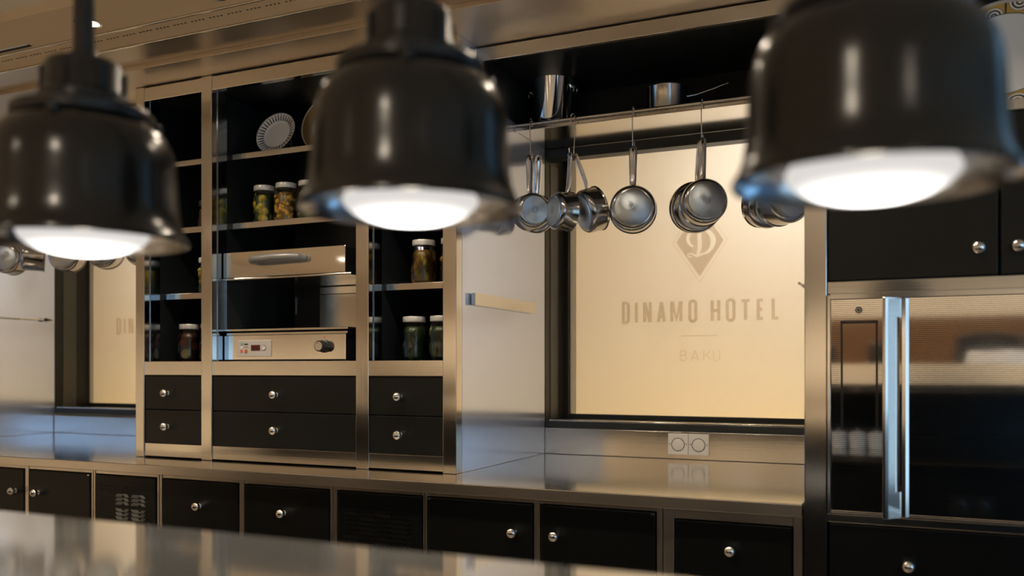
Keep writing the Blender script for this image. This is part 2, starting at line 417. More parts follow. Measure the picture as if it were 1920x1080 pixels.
struct('wall_passage', MB().box(-7, 3.2, 4.60, 4.68, 0, 2.5), 'passage_cream', 'cream passage wall behind the frosted windows', 'wall')
struct('ceiling_passage', MB().box(-7, 3.2, 3.56, 4.68, 2.46, 2.50), 'passage_cream', 'cream passage ceiling behind the frosted windows', 'ceiling')
struct('wall_left', MB().box(-7.1, -7, -5.2, 4.7, 0, 2.5), 'wall_cream', 'cream wall at the far left of the room', 'wall')
struct('wall_front', MB().box(-7, 3.2, -5.3, -5.2, 1.18, 2.5).box(-1.3, 3.2, -5.3, -5.2, 1.0, 1.18), 'wall_cream', 'warm cream upper wall of the dining room', 'wall')
struct('baseboard_front_wood', MB().box(-1.3, 3.2, -5.3, -5.17, 0, 1.0), 'wood_brown', 'brown wood panelling at the right of the dining room', 'panelling')
struct('baseboard_front', MB().box(-7, -1.3, -5.3, -5.17, 0, 1.18), 'wood_dark', 'dark wood wainscot along the dining room wall', 'panelling')
wr = MB().box(3.2, 3.3, -5.2, 4.7, 0, 0.35).box(3.2, 3.3, -5.2, 4.7, 2.25, 2.5)
wys = (-4.2, -2.6, -1.0, 0.55)
edges = [-5.2] + [e for y in wys for e in (y - 0.75, y + 0.75)] + [4.7]
for i in range(0, len(edges), 2): wr.box(3.2, 3.3, edges[i], edges[i+1], 0.35, 2.25)
struct('wall_right', wr, 'wall_day_tint', 'right wall of the dining room with tall windows', 'wall')
for i, y in enumerate(wys):
    wo = thing('window_%d' % (i + 3), (3.2, y, 0.35), 'tall daylight window in the right wall, number %s from the back' % ('four', 'three', 'two', 'one')[i], 'window')
    wo['kind'] = 'structure'
    bx('pane', 3.24, 3.25, y - 0.72, y + 0.72, 0.38, 2.22, 'day_pane', wo, 0)
    fr = MB()
    for a, b in ((y-0.75, y-0.70), (y+0.70, y+0.75), (y-0.02, y+0.02)): fr.box(3.20, 3.26, a, b, 0.35, 2.25)
    for a, b in ((0.35, 0.40), (2.20, 2.25), (1.55, 1.59)): fr.box(3.205, 3.255, y-0.74, y+0.74, a, b)
    build('window_frame', fr, 'black_frame', wo)

wo = thing('window_7', (2.0, 3.5, 1.02), 'added unseen window with blue glow, in the back wall right of the oven tower', 'window'); wo['kind'] = 'structure'  # unseen, added to put blue into the lamp reflectors and oven handle
bx('pane', 0.83, 3.07, 3.53, 3.54, 0.55, 2.16, 'blue_glow_pane', wo, 0)
fr = MB().box(0.8, 0.84, 3.49, 3.56, 0.52, 2.19).box(3.06, 3.1, 3.49, 3.56, 0.52, 2.19).box(0.841, 3.059, 3.49, 3.56, 0.52, 0.56).box(0.841, 3.059, 3.49, 3.56, 2.15, 2.19)
build('window_frame', fr, 'black_frame', wo)

# ------------------------------------------------------------------ lettering
def ribbon(mb, pts, w, y, z0, closed=False, th=0.0008):
    P = [Vector((p[0], p[1])) for p in pts]; n = len(P); L_, R_ = [], []
    for i in range(n):
        a = P[i-1] if (i > 0 or closed) else None; b = P[(i+1) % n] if (i < n-1 or closed) else None
        d1 = (P[i]-a).normalized() if a is not None else None; d2 = (b-P[i]).normalized() if b is not None else None
        if d1 is None: nn = Vector((-d2.y, d2.x)); k = 1
        elif d2 is None: nn = Vector((-d1.y, d1.x)); k = 1
        else:
            n1 = Vector((-d1.y, d1.x)); n2 = Vector((-d2.y, d2.x)); nn = (n1+n2)
            nn = nn.normalized() if nn.length > 1e-6 else n1; k = 1/max(0.45, nn.dot(n1))
        ww = (w[i] if isinstance(w, (list, tuple)) else w)/2
        L_.append(P[i]+nn*ww*k); R_.append(P[i]-nn*ww*k)
    for i in range(n if closed else n-1):
        j = (i+1) % n
        mb.add([(q.x, y, q.y+z0) for q in (L_[i], L_[j], R_[j], R_[i])], [(0, 1, 2, 3)])
def arc(cx, cy, rx, ry, a0, a1, n=14):
    return [(cx+rx*math.cos(math.radians(a0+(a1-a0)*i/n)), cy+ry*math.sin(math.radians(a0+(a1-a0)*i/n))) for i in range(n+1)]
def glyph(ch, wd):
    W = wd; c = min(0.15, W*0.46)
    def rr(closed=True):
        return arc(W-c, 1-c, c, c, 0, 90, 4) + arc(c, 1-c, c, c, 90, 180, 4) + arc(c, c, c, c, 180, 270, 4) + arc(W-c, c, c, c, 270, 360, 4)
    G = {'D': [([(0,1)] + arc(W-c*1.2, 1-c*1.2, c*1.2, c*1.2, 90, 0, 5) + arc(W-c*1.2, c*1.2, c*1.2, c*1.2, 0, -90, 5) + [(0,0)], True)],
         'I': [([(0,0),(0,1)], False)],
         'N': [([(0,0),(0,1)], False), ([(W,0),(W,1)], False), ([(0.02,1),(W-0.02,0)], False)],
         'A': [([(0,0),(W/2,1)], False), ([(W,0),(W/2,1)], False), ([(W*0.16,0.28),(W*0.84,0.28)], False)],
         'M': [([(0,0),(0,1)], False), ([(W,0),(W,1)], False), ([(0.03,0.98),(W/2,0.12),(W-0.03,0.98)], False)],
         'O': [(rr(), True)],
         'H': [([(0,0),(0,1)], False), ([(W,0),(W,1)], False), ([(0,0.5),(W,0.5)], False)],
         'T': [([(W/2,0),(W/2,1)], False), ([(-0.03,0.94),(W+0.03,0.94)], False)],
         'E': [([(0,0),(0,1)], False), ([(0,0.94),(W,0.94)], False), ([(0,0.5),(W*0.85,0.5)], False), ([(0,0.06),(W,0.06)], False)],
         'L': [([(0,0),(0,1)], False), ([(0,0.06),(W,0.06)], False)],
         'B': [([(0,0),(0,1)], False), ([(0,0.98)] + arc(W*0.55, 0.755, W*0.36, 0.225, 90, -90, 6) + [(0,0.53)], False), ([(0,0.53)] + arc(W*0.6, 0.275, W*0.4, 0.255, 90, -90, 6) + [(0,0.02)], False)],
         'K': [([(0,0),(0,1)], False), ([(W,1),(0,0.38)], False), ([(W*0.35,0.6),(W,0)], False)],
         'U': [([(0,1)] + arc(W/2, W/2, W/2, W/2, 180, 360, 8) + [(W,1)], False)]}
    return G[ch]
def union(mb, y):
    pts = [Vector((p[0], p[2])) for p in mb.v]; faces = []
    for f in mb.f:
        A = sum(pts[f[i]].cross(pts[f[(i+1) % 4]]) for i in range(4)); faces.append(tuple(f) if A > 0 else tuple(f[::-1]))
    ov_, oe, of, _a, _b, orig = delaunay_2d_cdt(pts, [], faces, 1, 1e-6)
    return MB().add([(p.x, y, p.y) for p in ov_], [tuple(f) for f, o in zip(of, orig) if len(o)])
def word(letters, h, stroke, z0, y, dx):
    mb = MB()
    for ch, x0, x1 in letters:
        w_ = (x1-x0)/h - stroke
        for pl, cl in glyph(ch, max(0.0, w_)):
            ribbon(mb, [(x0 + dx + (p[0]+stroke/2)*h, (0.0 + p[1])*h) for p in pl], stroke*h, y, z0, cl)
    return union(mb, y)
TITLE = [('D',-1.1276,-1.0914),('I',-1.0691,-1.0577),('N',-1.0330,-0.9947),('A',-0.9726,-0.9328),('M',-0.9142,-0.8620),('O',-0.8376,-0.7993),
         ('H',-0.7445,-0.7041),('O',-0.6823,-0.6419),('T',-0.6222,-0.5812),('E',-0.5578,-0.5259),('L',-0.4988,-0.4648)]
CITY = [('B',-0.8728,-0.8434),('A',-0.8275,-0.7913),('K',-0.7738,-0.7418),('U',-0.7339,-0.7052)]

YG = 3.68                       # plane of the frosted glass, set back in the wall
def frosted_window(name, dx, xl, xp, xr, label):
    wo = thing(name, (xl, 3.46, 1.02), label, 'window'); wo['kind'] = 'structure'
    bx('pane', xp, xr, YG, YG+0.006, 1.05, 2.222, 'frosted', wo, 0)
    bx('clear_edge', xp, xp + 0.026, YG-0.004, YG-0.0002, 1.067, 2.21, 'frosted_edge', wo, 0)
    bx('reveal', xl-0.03, xl, 3.445, YG+0.01, 1.018, 2.232, 'black_frame', wo, 0.001)
    bx('reveal', xr, xr+0.03, 3.445, YG+0.01, 1.018, 2.232, 'black_frame', wo, 0.001)
    bx('reveal_channel', xl, xl+0.0025, 3.50, 3.585, 1.050, 2.14, 'frame_channel', wo, 0.0005)
    bx('sill', xl, xr, 3.472, YG-0.001, 1.030, 1.0475, 'black_frame', wo, 0.001)
    bx('sill_bead', xl+0.02, xr, 3.445, 3.4715, 1.0480, 1.0535, 'chrome_soft', wo, 0.001)
    bx('bottom_frame', xl, xr, 3.445, 3.4715, 1.0185, 1.0475, 'black_frame', wo, 0.002)
    bx('bottom_frame', xl, xr, YG-0.020, YG-0.0045, 1.0480, 1.068, 'black_frame', wo, 0.002)
    bx('lintel', xl, xr, 3.4545, 3.52, 2.150, 2.191, 'black_frame', wo, 0.002)
    bx('top_frame', xl, xr, 3.521, YG+0.01, 2.2225, 2.232, 'black_frame', wo, 0.001)
    if xp - xl > 0.01: bx('stile', xl+0.003, xp, YG-0.030, YG+0.008, 1.050, 2.222, 'black_frame', wo, 0.002)
    YT = YG - 0.0008
    # words and emblem printed on the frosted pane
    build('title_lettering', word(TITLE, 0.0851, 0.155, 1.4662, YT, dx), 'film_print', wo)
    build('city_lettering', word(CITY, 0.0431, 0.085, 1.3003, YT, dx), 'film_thin', wo)
    rl = MB(); ribbon(rl, [(-0.8660+dx, 0), (-0.7142+dx, 0)], 0.0032, YT, 1.4051); build('dividing_rule', rl, 'film_print', wo)
    cx, cz = -0.7894+dx, 1.7997; hw, hh = 0.099, 0.147
    mb = MB(); k = 1.16
    ribbon(mb, [(cx-hw*k, 0), (cx, -hh*k), (cx+hw*k, 0), (cx, hh*k)], 0.0022, YT, cz, True)
    outline = mb
    mb = MB()
    def sc(p): return [(cx + q[0]*0.062, q[1]*0.064 - 0.010) for q in p]
    stem = [(0.12, 0.95), (-0.02, 0.55), (0.0, 0.1), (-0.02, -0.35), (-0.16, -0.74)]
    ribbon(mb, sc(stem), [0.010, 0.017, 0.018, 0.017, 0.010], YT, cz)
    bowl = [(-0.2, 0.82)] + arc(0.12, 0.12, 0.78, 0.80, 95, -80, 18) + [(-0.2, -0.80), (-0.55, -0.62)]
    ws = [0.006] + [0.008 + 0.014*math.sin(PI*i/18)**1.5 for i in range(19)] + [0.010, 0.005]
    ribbon(mb, sc(bowl), ws, YT, cz)
    sw = arc(-0.35, 0.35, 0.45, 0.50, 75, 260, 12)
    ribbon(mb, sc(sw), [0.006 + 0.009*math.sin(PI*i/12) for i in range(13)], YT, cz)
    sw = arc(-0.62, -0.72, 0.20, 0.12, 10, 300, 10)
    ribbon(mb, sc(sw), 0.006, YT, cz)
    pts = [Vector((cx-hw, cz)), Vector((cx, cz-hh)), Vector((cx+hw, cz)), Vector((cx, cz+hh))] + [Vector((p[0], p[2])) for p in mb.v]
    faces = [(0, 1, 2, 3)]
    for f in mb.f:
        f = [i + 4 for i in f]; A = sum(pts[f[i]].cross(pts[f[(i+1) % 4]]) for i in range(4))
        faces.append(tuple(f) if A > 0 else tuple(f[::-1]))
    ov_, oe, of, _a, _b, orig = delaunay_2d_cdt(pts, [], faces, 1, 1e-6)
    fill = MB().add([(p.x, YT, p.y) for p in ov_], [tuple(f) for f, o in zip(of, orig) if list(o) == [0]])
    em = build('emblem', fill, 'film_print', wo)
    build('emblem_outline', outline, 'film_thin', em)
    return wo
frosted_window('window_1', 0.0, -1.3905, -1.364, -0.275, 'frosted window with hotel name and diamond emblem behind hanging saucepans')
frosted_window('window_2', -3.0097, -4.349, -4.349, -3.05, 'frosted window at far left, cut off by the shelf cabinet')

# backsplashes and niche linings
tag(bx('trim_7', -1.3905, -0.245, 3.440, 3.50, 0.9105, 1.018, 'steel_h', None, 0.0015), 'steel backsplash with double socket under the right window', 'backsplash', kind='structure')
tag(bx('trim_8', -4.345, -2.862, 3.440, 3.50, 0.9105, 1.005, 'steel_h', None, 0.0015), 'steel backsplash under the left window', 'backsplash', kind='structure')
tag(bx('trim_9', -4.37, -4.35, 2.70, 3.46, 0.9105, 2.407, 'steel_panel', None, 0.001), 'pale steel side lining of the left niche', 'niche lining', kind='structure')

# ------------------------------------------------------------------ chrome knob (ball on a stepped stem), axis along -y
KNOB = MB().lathe([(0.0, -0.0400), (0.006, -0.0392), (0.0115, -0.0362), (0.0152, -0.0312), (0.0165, -0.0255), (0.0152, -0.0200), (0.0115, -0.0150), (0.0070, -0.0122),
                   (0.0062, -0.0085), (0.0095, -0.0065), (0.0100, -0.0030), (0.0085, 0.0)], 24, 'Y').mesh('knob', 0, 2, True)
def knob(parent, x, y, z):
    return link('knob', KNOB, 'chrome', parent, (x, y, z))

# ------------------------------------------------------------------ worktop and base cabinets
wt = thing('worktop', (-2.6, 2.43, 0.876), 'long steel worktop running under the niches and shelf cabinet', 'worktop')
bx('front_edge', -5.2, -0.252, YC-0.003, YC-0.0002, 0.8768, 0.9085, 'steel_base', wt, 0.001)
bx('top_sheet', -5.2, -0.252, YC, 3.4395, 0.8765, ZT, 'steel_top', wt, 0.002)
FRONT = 2.452
def base_cab(x0, x1, label, bays, rail=0.862, stile_w=0.0115):
    t = thing('base_cabinet', ((x0+x1)/2, FRONT, 0), label, 'cabinet', 'base cabinets under the worktop')
    bx('carcass', x0+0.004, x1-0.004, FRONT+0.020, 3.42, 0.10, 0.8755, 'black_liner', t)
    bx('plinth', x0+0.004, x1-0.004, FRONT+0.06, FRONT+0.08, 0.0, 0.0995, 'steel_base', t)
    xs = [x0] + [e for b in bays for e in (b[0], b[1])] + [x1]
    for i in range(0, len(xs), 2):
        if xs[i+1]-xs[i] > 0.004: bx('stile', xs[i]+0.0008, xs[i+1]-0.0008, FRONT-0.004, FRONT+0.020, 0.10, 0.874, 'steel_base', t, 0.0015)
    for a, b, kind, kx in bays:
        bx('top_rail', a, b, FRONT-0.002, FRONT+0.0195, rail, 0.874, 'steel_base', t, 0.0015)
        bx('bottom_rail', a, b, FRONT-0.002, FRONT+0.0195, 0.10, 0.125, 'steel_base', t, 0.0015)
        nm = {'door': 'door', 'drawer': 'drawer', 'vent': 'vent_panel', 'grille': 'vent_panel'}[kind]
        lo = 0.128
        if kind == 'drawer':
            bx('drawer', a+0.003, b-0.003, FRONT-0.006, FRONT+0.012, 0.128, 0.615, 'black_lacquer', t, 0.002)
            lo = 0.621
        d = bx(nm, a+0.003, b-0.003, FRONT-0.008, FRONT+0.012, lo, rail-0.003, 'black_lacquer', t, 0.003)
        if kind in ('door', 'drawer'):
            knob(d, kx, FRONT-0.008, 0.772)
            if kind == 'door':
                hx = a+0.010 if kx > (a+b)/2 else b-0.010
                bx('hinge', hx-0.005, hx+0.005, FRONT-0.0105, FRONT-0.0075, rail-0.010, rail-0.005, 'chrome_soft', d, 0.0005)
        else:
            s = MB(); st = 0.0155
            for iz in range(int((rail-0.03-0.16)/st)):
                for ix in range(int((b-a-0.05)/st)):
                    xx = a+0.025+ix*st; zz = 0.16+iz*st
                    sg = 1 if (ix//4 + iz//4) % 2 else -1
                    for k in range(2):
                        c0 = xx + 0.004 + k*0.007
                        p = [(c0-0.005*sg, zz+0.002), (c0-0.005*sg+0.0022, zz+0.002), (c0+0.005*sg+0.0022, zz+0.012), (c0+0.005*sg, zz+0.012)]
                        s.prism(p, FRONT-0.0092, FRONT-0.0078)
            sl = build('louvre_slot', s, 'black_plastic', d); sl['kind'] = 'stuff'
            if kind == 'grille':
                s = MB()
                for bxi, (ba, bb) in enumerate(((0.118, 0.152), (0.158, 0.182), (0.198, 0.236), (0.242, 0.268))):
                    for bz in range(3):
                        z1 = 0.795 - bz*0.056; z0 = z1-0.045
                        q = ba
                        while q < bb-0.004:
                            sg = 1 if (bxi + bz) % 2 == 0 else -1; dd = 0.006*sg
                            for zz in (z0, z0+0.015, z0+0.030):
                                s.prism([(a+q-dd, zz), (a+q-dd+0.0013, zz), (a+q+dd+0.0013, zz+0.012), (a+q+dd, zz+0.012)], FRONT-0.0100, FRONT-0.0093)
                            q += 0.0055
                sl = build('vent_slot', s, 'vent_slash', d); sl['kind'] = 'stuff'; sl['label'] = 'pale diagonal slots in square blocks'
    return t
base_cab(-3.664, -2.876, 'black base cabinet with two doors at the far left under the left niche', [(-3.642, -3.261, 'door', -3.305), (-3.239, -2.887, 'door', -3.172)])
base_cab(-2.875, -2.534, 'black vented base unit with pale square grille beside the left doors', [(-2.864, -2.546, 'grille', 0)])
base_cab(-2.533, -1.756, 'black base cabinet with two knobbed drawers below the salamander grill', [(-2.5195, -2.157, 'drawer', -2.330), (-2.133, -1.769, 'drawer', -1.952)])
base_cab(-1.755, -1.403, 'plain black vented base unit without a knob', [(-1.7385, -1.4105, 'vent', 0)])
base_cab(-1.402, -0.630, 'black base cabinet with paired doors under the hotel window', [(-1.393, -1.026, 'door', -1.087), (-1.005, -0.648, 'door', -0.951)])
base_cab(-0.629, -0.252, 'black base cabinet with one centred knob next to the oven tower', [(-0.596, -0.276, 'drawer', -0.438)], rail=0.847)

# ------------------------------------------------------------------ wall shelf cabinet (three bays on the worktop)
sc_ = thing('shelf_cabinet', (-2.12, YP, ZT), 'tall steel framed shelf cabinet with black drawers standing on the worktop', 'cabinet')
POST = ((-2.862, -2.815), (-2.515, -2.461), (-1.796, -1.741), (-1.443, -1.391))
for a, b in POST: bx('post', a, b, YP, YP+0.045, ZT+0.0005, 2.4075, 'steel_v', sc_, 0.0025)
bays = [(POST[i][1], POST[i+1][0]) for i in range(3)]
KX = (-2.689, -2.150, -1.612)
for i, (a, b) in enumerate(bays):
    bx('top_rail', a, b, YP+0.002, YP+0.030, 2.349, 2.4030, 'steel_h', sc_, 0.0015)
    bx('middle_rail', a, b, YP+0.002, YP+0.030, 1.2415, 1.2965, 'steel_h', sc_, 0.0015)
    bx('bottom_rail', a, b, YP+0.004, YP+0.030, 0.9155, 0.9675, 'steel_h', sc_, 0.0015)
    for z0, z1, kz in ((0.9685, 1.1015, 1.037), (1.1045, 1.2400, 1.170)):
        d = bx('drawer', a+0.001, b-0.001, YP+0.006, YP+0.030, z0, z1, 'black_lacquer', sc_, 0.002)
        knob(d, KX[i], YP+0.006, kz)
    # black lined bay: floor, liner walls, steel shelves with folded fronts
    bx('bay_floor', a, b, YP+0.030, 3.16, 1.270, 1.2960, 'black_liner', sc_, 0.001)
    bx('flange', a, a+0.004, YP+0.030, YP+0.080, 1.2965, 2.349, 'flange_dark', sc_, 0.001)
    bx('bay_liner', a-0.020, a+0.0015, YP+0.081, 3.16, 1.2965, 2.35, 'black_liner', sc_, 0.001)
    bx('bay_liner', b-0.0015, b+0.020, YP+0.050, 3.16, 1.2965, 2.35, 'black_liner', sc_, 0.001)
    bx('bay_ceiling', a, b, YP+0.031, 3.16, 2.351, 2.365, 'black_liner', sc_, 0.001)
    sh = ((2.096, 2.118), (1.8205, 1.844), (1.5515, 1.5750)) if i != 1 else ((2.096, 2.118), (1.8205, 1.844))
    for z0, z1 in sh:
        s = bx('shelf', a+0.002, b-0.002, 2.740, 3.155, z0+0.016, z1, 'steel_h', sc_, 0.001)
        bx('shelf_lip', a+0.002, b-0.002, 2.736, 2.7395, z0, z1, 'steel_h', s, 0.001)
bx('back_panel', -2.86, -1.395, 3.161, 3.18, ZT+0.001, 2.405, 'black_liner', sc_, 0.001)
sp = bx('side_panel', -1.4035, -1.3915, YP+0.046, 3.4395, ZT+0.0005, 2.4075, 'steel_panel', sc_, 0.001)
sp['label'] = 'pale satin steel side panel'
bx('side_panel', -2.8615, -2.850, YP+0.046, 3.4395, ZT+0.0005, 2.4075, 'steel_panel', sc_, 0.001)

# magnetic bar and rods on the niche sides
kb = thing('wall_bar', (-1.38, 3.02, 1.51), 'flat chrome bar fixed to the pale steel side panel', 'bar')
bx('bar', -1.3860, -1.3720, 2.745, 3.300, 1.490, 1.534, 'chrome_soft', kb, 0.002)
bx('bracket', -1.3914, -1.3862, 2.80, 2.84, 1.50, 1.524, 'chrome_soft', kb, 0.001)
bx('bracket', -1.3914, -1.3862, 3.20, 3.24, 1.50, 1.524, 'chrome_soft', kb, 0.001)
def rod(x, sgn, y0, y1, z, label):
    t = thing('wall_rod', (x, (y0+y1)/2, z), label, 'rod', 'thin rods on the niche sides')
    build('rod', MB().tube([(x+sgn*0.022, y0, z), (x+sgn*0.022, y1-0.06, z)], 0.004, 10), 'chrome_soft', t, 0, 2, True)
    build('tip', MB().lathe([(0.004, 0), (0.009, 0.008), (0.010, 0.020), (0.006, 0.034), (0.002, 0.055)], 14, 'Y', (x+sgn*0.022, y1-0.0605, z)), 'lid_dark', t, 0, 2, True)
    bx('bracket', min(x, x+sgn*0.020), max(x, x+sgn*0.020), y1-0.20, y1-0.18, z-0.006, z+0.006, 'chrome_soft', t, 0.001)
rod(-4.3495, 1, 2.90, 3.42, 1.535, 'thin rod with dark tip on the pale lining of the left niche')
rod(-0.2440, -1, 2.50, 2.78, 1.500, 'thin rod with dark tip poking out beside the oven tower post')

# niche headers and pot shelves
def niche(x0, x1, where):
    hd = thing('trim_10', ((x0+x1)/2, YN, 2.36), 'recessed steel header frame above the %s niche' % where, 'header'); hd['kind'] = 'structure'
    bx('header_plate', x0+0.001, x1-0.001, YN, YN+0.02, 2.356, 2.4040, 'steel_h', hd, 0.0015)
    bx('flange', x0+0.001, x0+0.020, YN+0.001, YN+0.02, 2.222, 2.3555, 'steel_v', hd, 0.001)
    bx('back_lining', x0+0.001, x1-0.001, 3.40, 3.44, 2.222, 2.4075, 'black_liner', hd, 0.001)
    bx('niche_ceiling', x0+0.0045, x1-0.001, YN+0.0205, 3.399, 2.3955, 2.4070, 'black_liner', hd, 0.001)
    bx('side_lining', x0+0.0005, x0+0.004, YN+0.0205, 3.399, 2.222, 2.3945, 'black_liner', hd, 0.001)
    t = thing('pot_shelf', ((x0+x1)/2, 3.125, 2.192), 'steel pot shelf with front hanging rail in the %s niche' % where, 'shelf')
    bx('board', x0+0.001, x1-0.001, 3.150, 3.454, 2.1925, 2.2120, 'steel_top', t, 0.001)
    bx('front_lip', x0+0.001, x1-0.001, 3.124, 3.1495, 2.1880, 2.2020, 'steel_h', t, 0.002)
    bx('front_lip', x0+0.001, x1-0.001, 3.129, 3.1495, 2.2025, 2.2120, 'steel_h', t, 0.001)
    build('rail', MB().tube([(x0+0.002, 3.120, 2.2100), (x1-0.002, 3.120, 2.2100)], 0.0062, 14), 'steel_h', t, 0, 2, True)
niche(-1.391, -0.245, 'right')
niche(-4.349, -2.862, 'left')

# ------------------------------------------------------------------ saucepans on hooks
def hook_mesh():
    pts = [(0, 0.014, -0.012), (0, 0.0125, 0.004)] + [(0, 0.004 + 0.0095*math.cos(a), 0.006 + 0.0095*math.sin(a)) for a in [PI*i/8 for i in range(9)]]
    pts += [(0, -0.006, -0.02), (0, -0.004, -0.08), (0, 0.0, -0.124)]
    pts += [(0, 0.010 - 0.0105*math.cos(a), -0.130 - 0.0105*math.sin(a)) for a in [PI*i/8 for i in range(1, 9)]] + [(0, 0.022, -0.112)]
    return MB().tube(pts, 0.0021, 8).mesh('pot_hook', 0, 2, True)
HOOK = hook_mesh()
def pan_parts(R, D):
    body = MB().lathe_open([(R*0.60, 0.0), (R*0.80, 0.001), (R*0.90, 0.004), (R*0.965, 0.012), (R*0.975, 0.02), (R*0.98, D-0.004), (R*1.02, D), (R*1.02, D+0.0025),
                       (R*0.99, D+0.002), (R*0.955, D-0.004), (R*0.95, 0.012), (R*0.88, 0.006), (0.0, 0.006)], 48, 'Y').mesh('body', 0, 2, True)
    base = MB().lathe([(0.0, -0.0040), (R*0.74, -0.0040), (R*0.765, -0.0025), (R*0.775, 0.0010), (0.0, 0.001)], 48, 'Y').mesh('base_plate', 0, 2, True)
    return body, base
def handle_mesh(R, D, Lh):
    # oval tube rising from the pan wall to the hanging eye
    z0 = R*0.93; m = MB(); vs = []; n = 14
    prof = [(z0-0.006, 0.0090, 0.0040), (z0+0.012, 0.0112, 0.0050), (z0+0.03, 0.0125, 0.0062), (z0+Lh*0.55, 0.0142, 0.0070), (z0+Lh*0.86, 0.0150, 0.0066), (z0+Lh*0.97, 0.0125, 0.0038), (z0+Lh, 0.0050, 0.0022)]
    for i, (z, a, b) in enumerate(prof):
        yo = D*0.72 + 0.012*math.sin(min(1, i/3)*PI/2)
        for k in range(n):
            q = 2*PI*k/n; vs.append((a*math.cos(q), yo + b*math.sin(q), z))
    fs = [(i*n+k, i*n+(k+1) % n, (i+1)*n+(k+1) % n, (i+1)*n+k) for i in range(len(prof)-1) for k in range(n)]
    fs += [tuple(range(n))[::-1], tuple((len(prof)-1)*n+k for k in range(n))]
    m.add(vs, fs); return m.mesh('handle', 0, 2, True)
def eye_mesh(R, D, Lh):
    z = R*0.93 + Lh*0.905; y = D*0.72 + 0.0125
    m = MB().tube([(0.0058*math.cos(a), y-0.0055, z + 0.0095*math.sin(a)) for a in [2*PI*i/16 for i in range(16)]], 0.0020, 6, True)
    return m.mesh('hanging_eye', 0, 2, True)
def slot_mesh(R, D, Lh):
    z = R*0.93 + Lh*0.905; y = D*0.72 + 0.0125
    return MB().prism([(0.0050*math.cos(a), z + 0.0085*math.sin(a)) for a in [2*PI*i/14 for i in range(14)]], y-0.0068, y-0.0056).mesh('eye_slot')
def saucepan(name, R, D, Lh, hang, phi, roll, label, group, pitch=0.0):
    """hang = world point of the hanging eye; phi turns the base about z (0 = base towards -y); roll swings the pan sideways"""
    t = bpy.data.objects.new(name, None); COL.objects.link(t); t['_local'] = 1
    t.empty_display_size = 0.03
    tag(t, label, 'saucepan', group)
    body, base = pan_parts(R, D)
    link('body', body, 'steel_pan', t); link('base_plate', base, 'pan_base', t)
    hd = link('handle', handle_mesh(R, D, Lh), 'chrome_soft', t); hd['_local'] = 1
    link('hanging_eye', eye_mesh(R, D, Lh), 'chrome_soft', hd); link('eye_slot', slot_mesh(R, D, Lh), 'hole_dark', hd)
    rv = MB()
    for sx in (-0.008, 0.008): rv.lathe([(0.003, -0.003), (0.003, 0.001), (0.0, 0.002)], 8, 'Z', (sx, D*0.72, R*0.975))
    link('rivet', rv.mesh('rivet', 0, 2, True), 'chrome_soft', t)
    eye = Vector((0, D*0.72 + 0.0125, R*0.93 + Lh*0.93))
    rot = Matrix.Rotation(roll, 4, 'Y') @ Matrix.Rotation(phi, 4, 'Z') @ Matrix.Rotation(pitch, 4, 'X')
    t.matrix_world = Matrix.Translation(Vector(hang)) @ rot @ Matrix.Translation(-eye)
    return t
def hook(x, z, label, rz=0.0, y=3.1095):
    o = link('pot_hook', HOOK, 'chrome_soft', None, (x, y, z), (0, 0, rz))
    return tag(o, label, 'hook', 'hooks on the pot rails')
ZH = 2.2105
G = 'saucepans hanging from the pot rails'
hook(-1.316, ZH, 'thin steel hook nearest the pale side panel')
hook(-1.140, ZH, 'crooked steel hook holding two crossed saucepan handles', 1.25)
hook(-0.9115, ZH, 'steel hook in the middle holding a single saucepan')
hook(-0.6605, ZH, 'steel hook below the saucepan standing on the shelf')
hook(-0.4050, ZH, 'steel hook hidden behind the right heat lamp')
YH = 3.112
saucepan('saucepan', 0.069, 0.070, 0.155, (-1.316, YH-0.012, 2.073), 0.72, 0.0, 'front saucepan nearest the pale side panel, bright base showing', G)
saucepan('saucepan', 0.074, 0.046, 0.155, (-1.288, YH+0.006, 2.075), 0.55, 0.0, 'larger saucepan tucked behind the pan nearest the side panel', G, 0.30)
saucepan('saucepan', 0.073, 0.070, 0.155, (-1.152, YH-0.010, 2.068), -0.72, 0.04, 'saucepan with base turned left, left of the two crossed handles', G)
saucepan('saucepan', 0.083, 0.066, 0.150, (-1.136, YH+0.012, 2.068), -0.85, -0.32, 'tilted saucepan behind, right of the two crossed handles', G, 0.06)
saucepan('saucepan', 0.085, 0.060, 0.155, (-0.9100, YH-0.004, 2.069), 0.27, 0.0, 'single saucepan with round base facing out, middle of the rail', G)
saucepan('saucepan', 0.081, 0.060, 0.155, (-0.6560, YH-0.012, 2.069), 0.46, 0.0, 'front saucepan hanging over the diamond emblem', G)
saucepan('saucepan', 0.091, 0.050, 0.155, (-0.6620, YH+0.004, 2.069), 0.46, 0.04, 'larger saucepan behind the one over the diamond emblem', G, 0.27)
saucepan('saucepan', 0.086, 0.075, 0.155, (-0.3950, YH-0.010, 2.063), 0.78, 0.0, 'saucepan hanging under the right heat lamp, base turned right', G)
saucepan('saucepan', 0.088, 0.052, 0.155, (-0.4020, YH+0.006, 2.063), 0.78, 0.03, 'rear saucepan of the pair under the right heat lamp', G, 0.29)
LP = [(-4.235, 0.082, 0.08, 0.35, 0.0, 'leftmost saucepan below the left heat lamp, round base facing out'),
      (-4.020, 0.078, 0.10, -0.70, 0.03, 'second saucepan from the left below the left heat lamp, turned sideways'),
      (-3.815, 0.085, 0.07, 0.35, 0.0, 'third saucepan from the left in the left niche'),
      (-3.560, 0.082, 0.09, 0.55, 0.02, 'fourth saucepan from the left in the left niche'),
      (-3.330, 0.080, 0.10, 0.70, 0.0, 'last saucepan in the left niche beside the shelf cabinet')]
ORD = ('first', 'second', 'third', 'fourth', 'fifth')
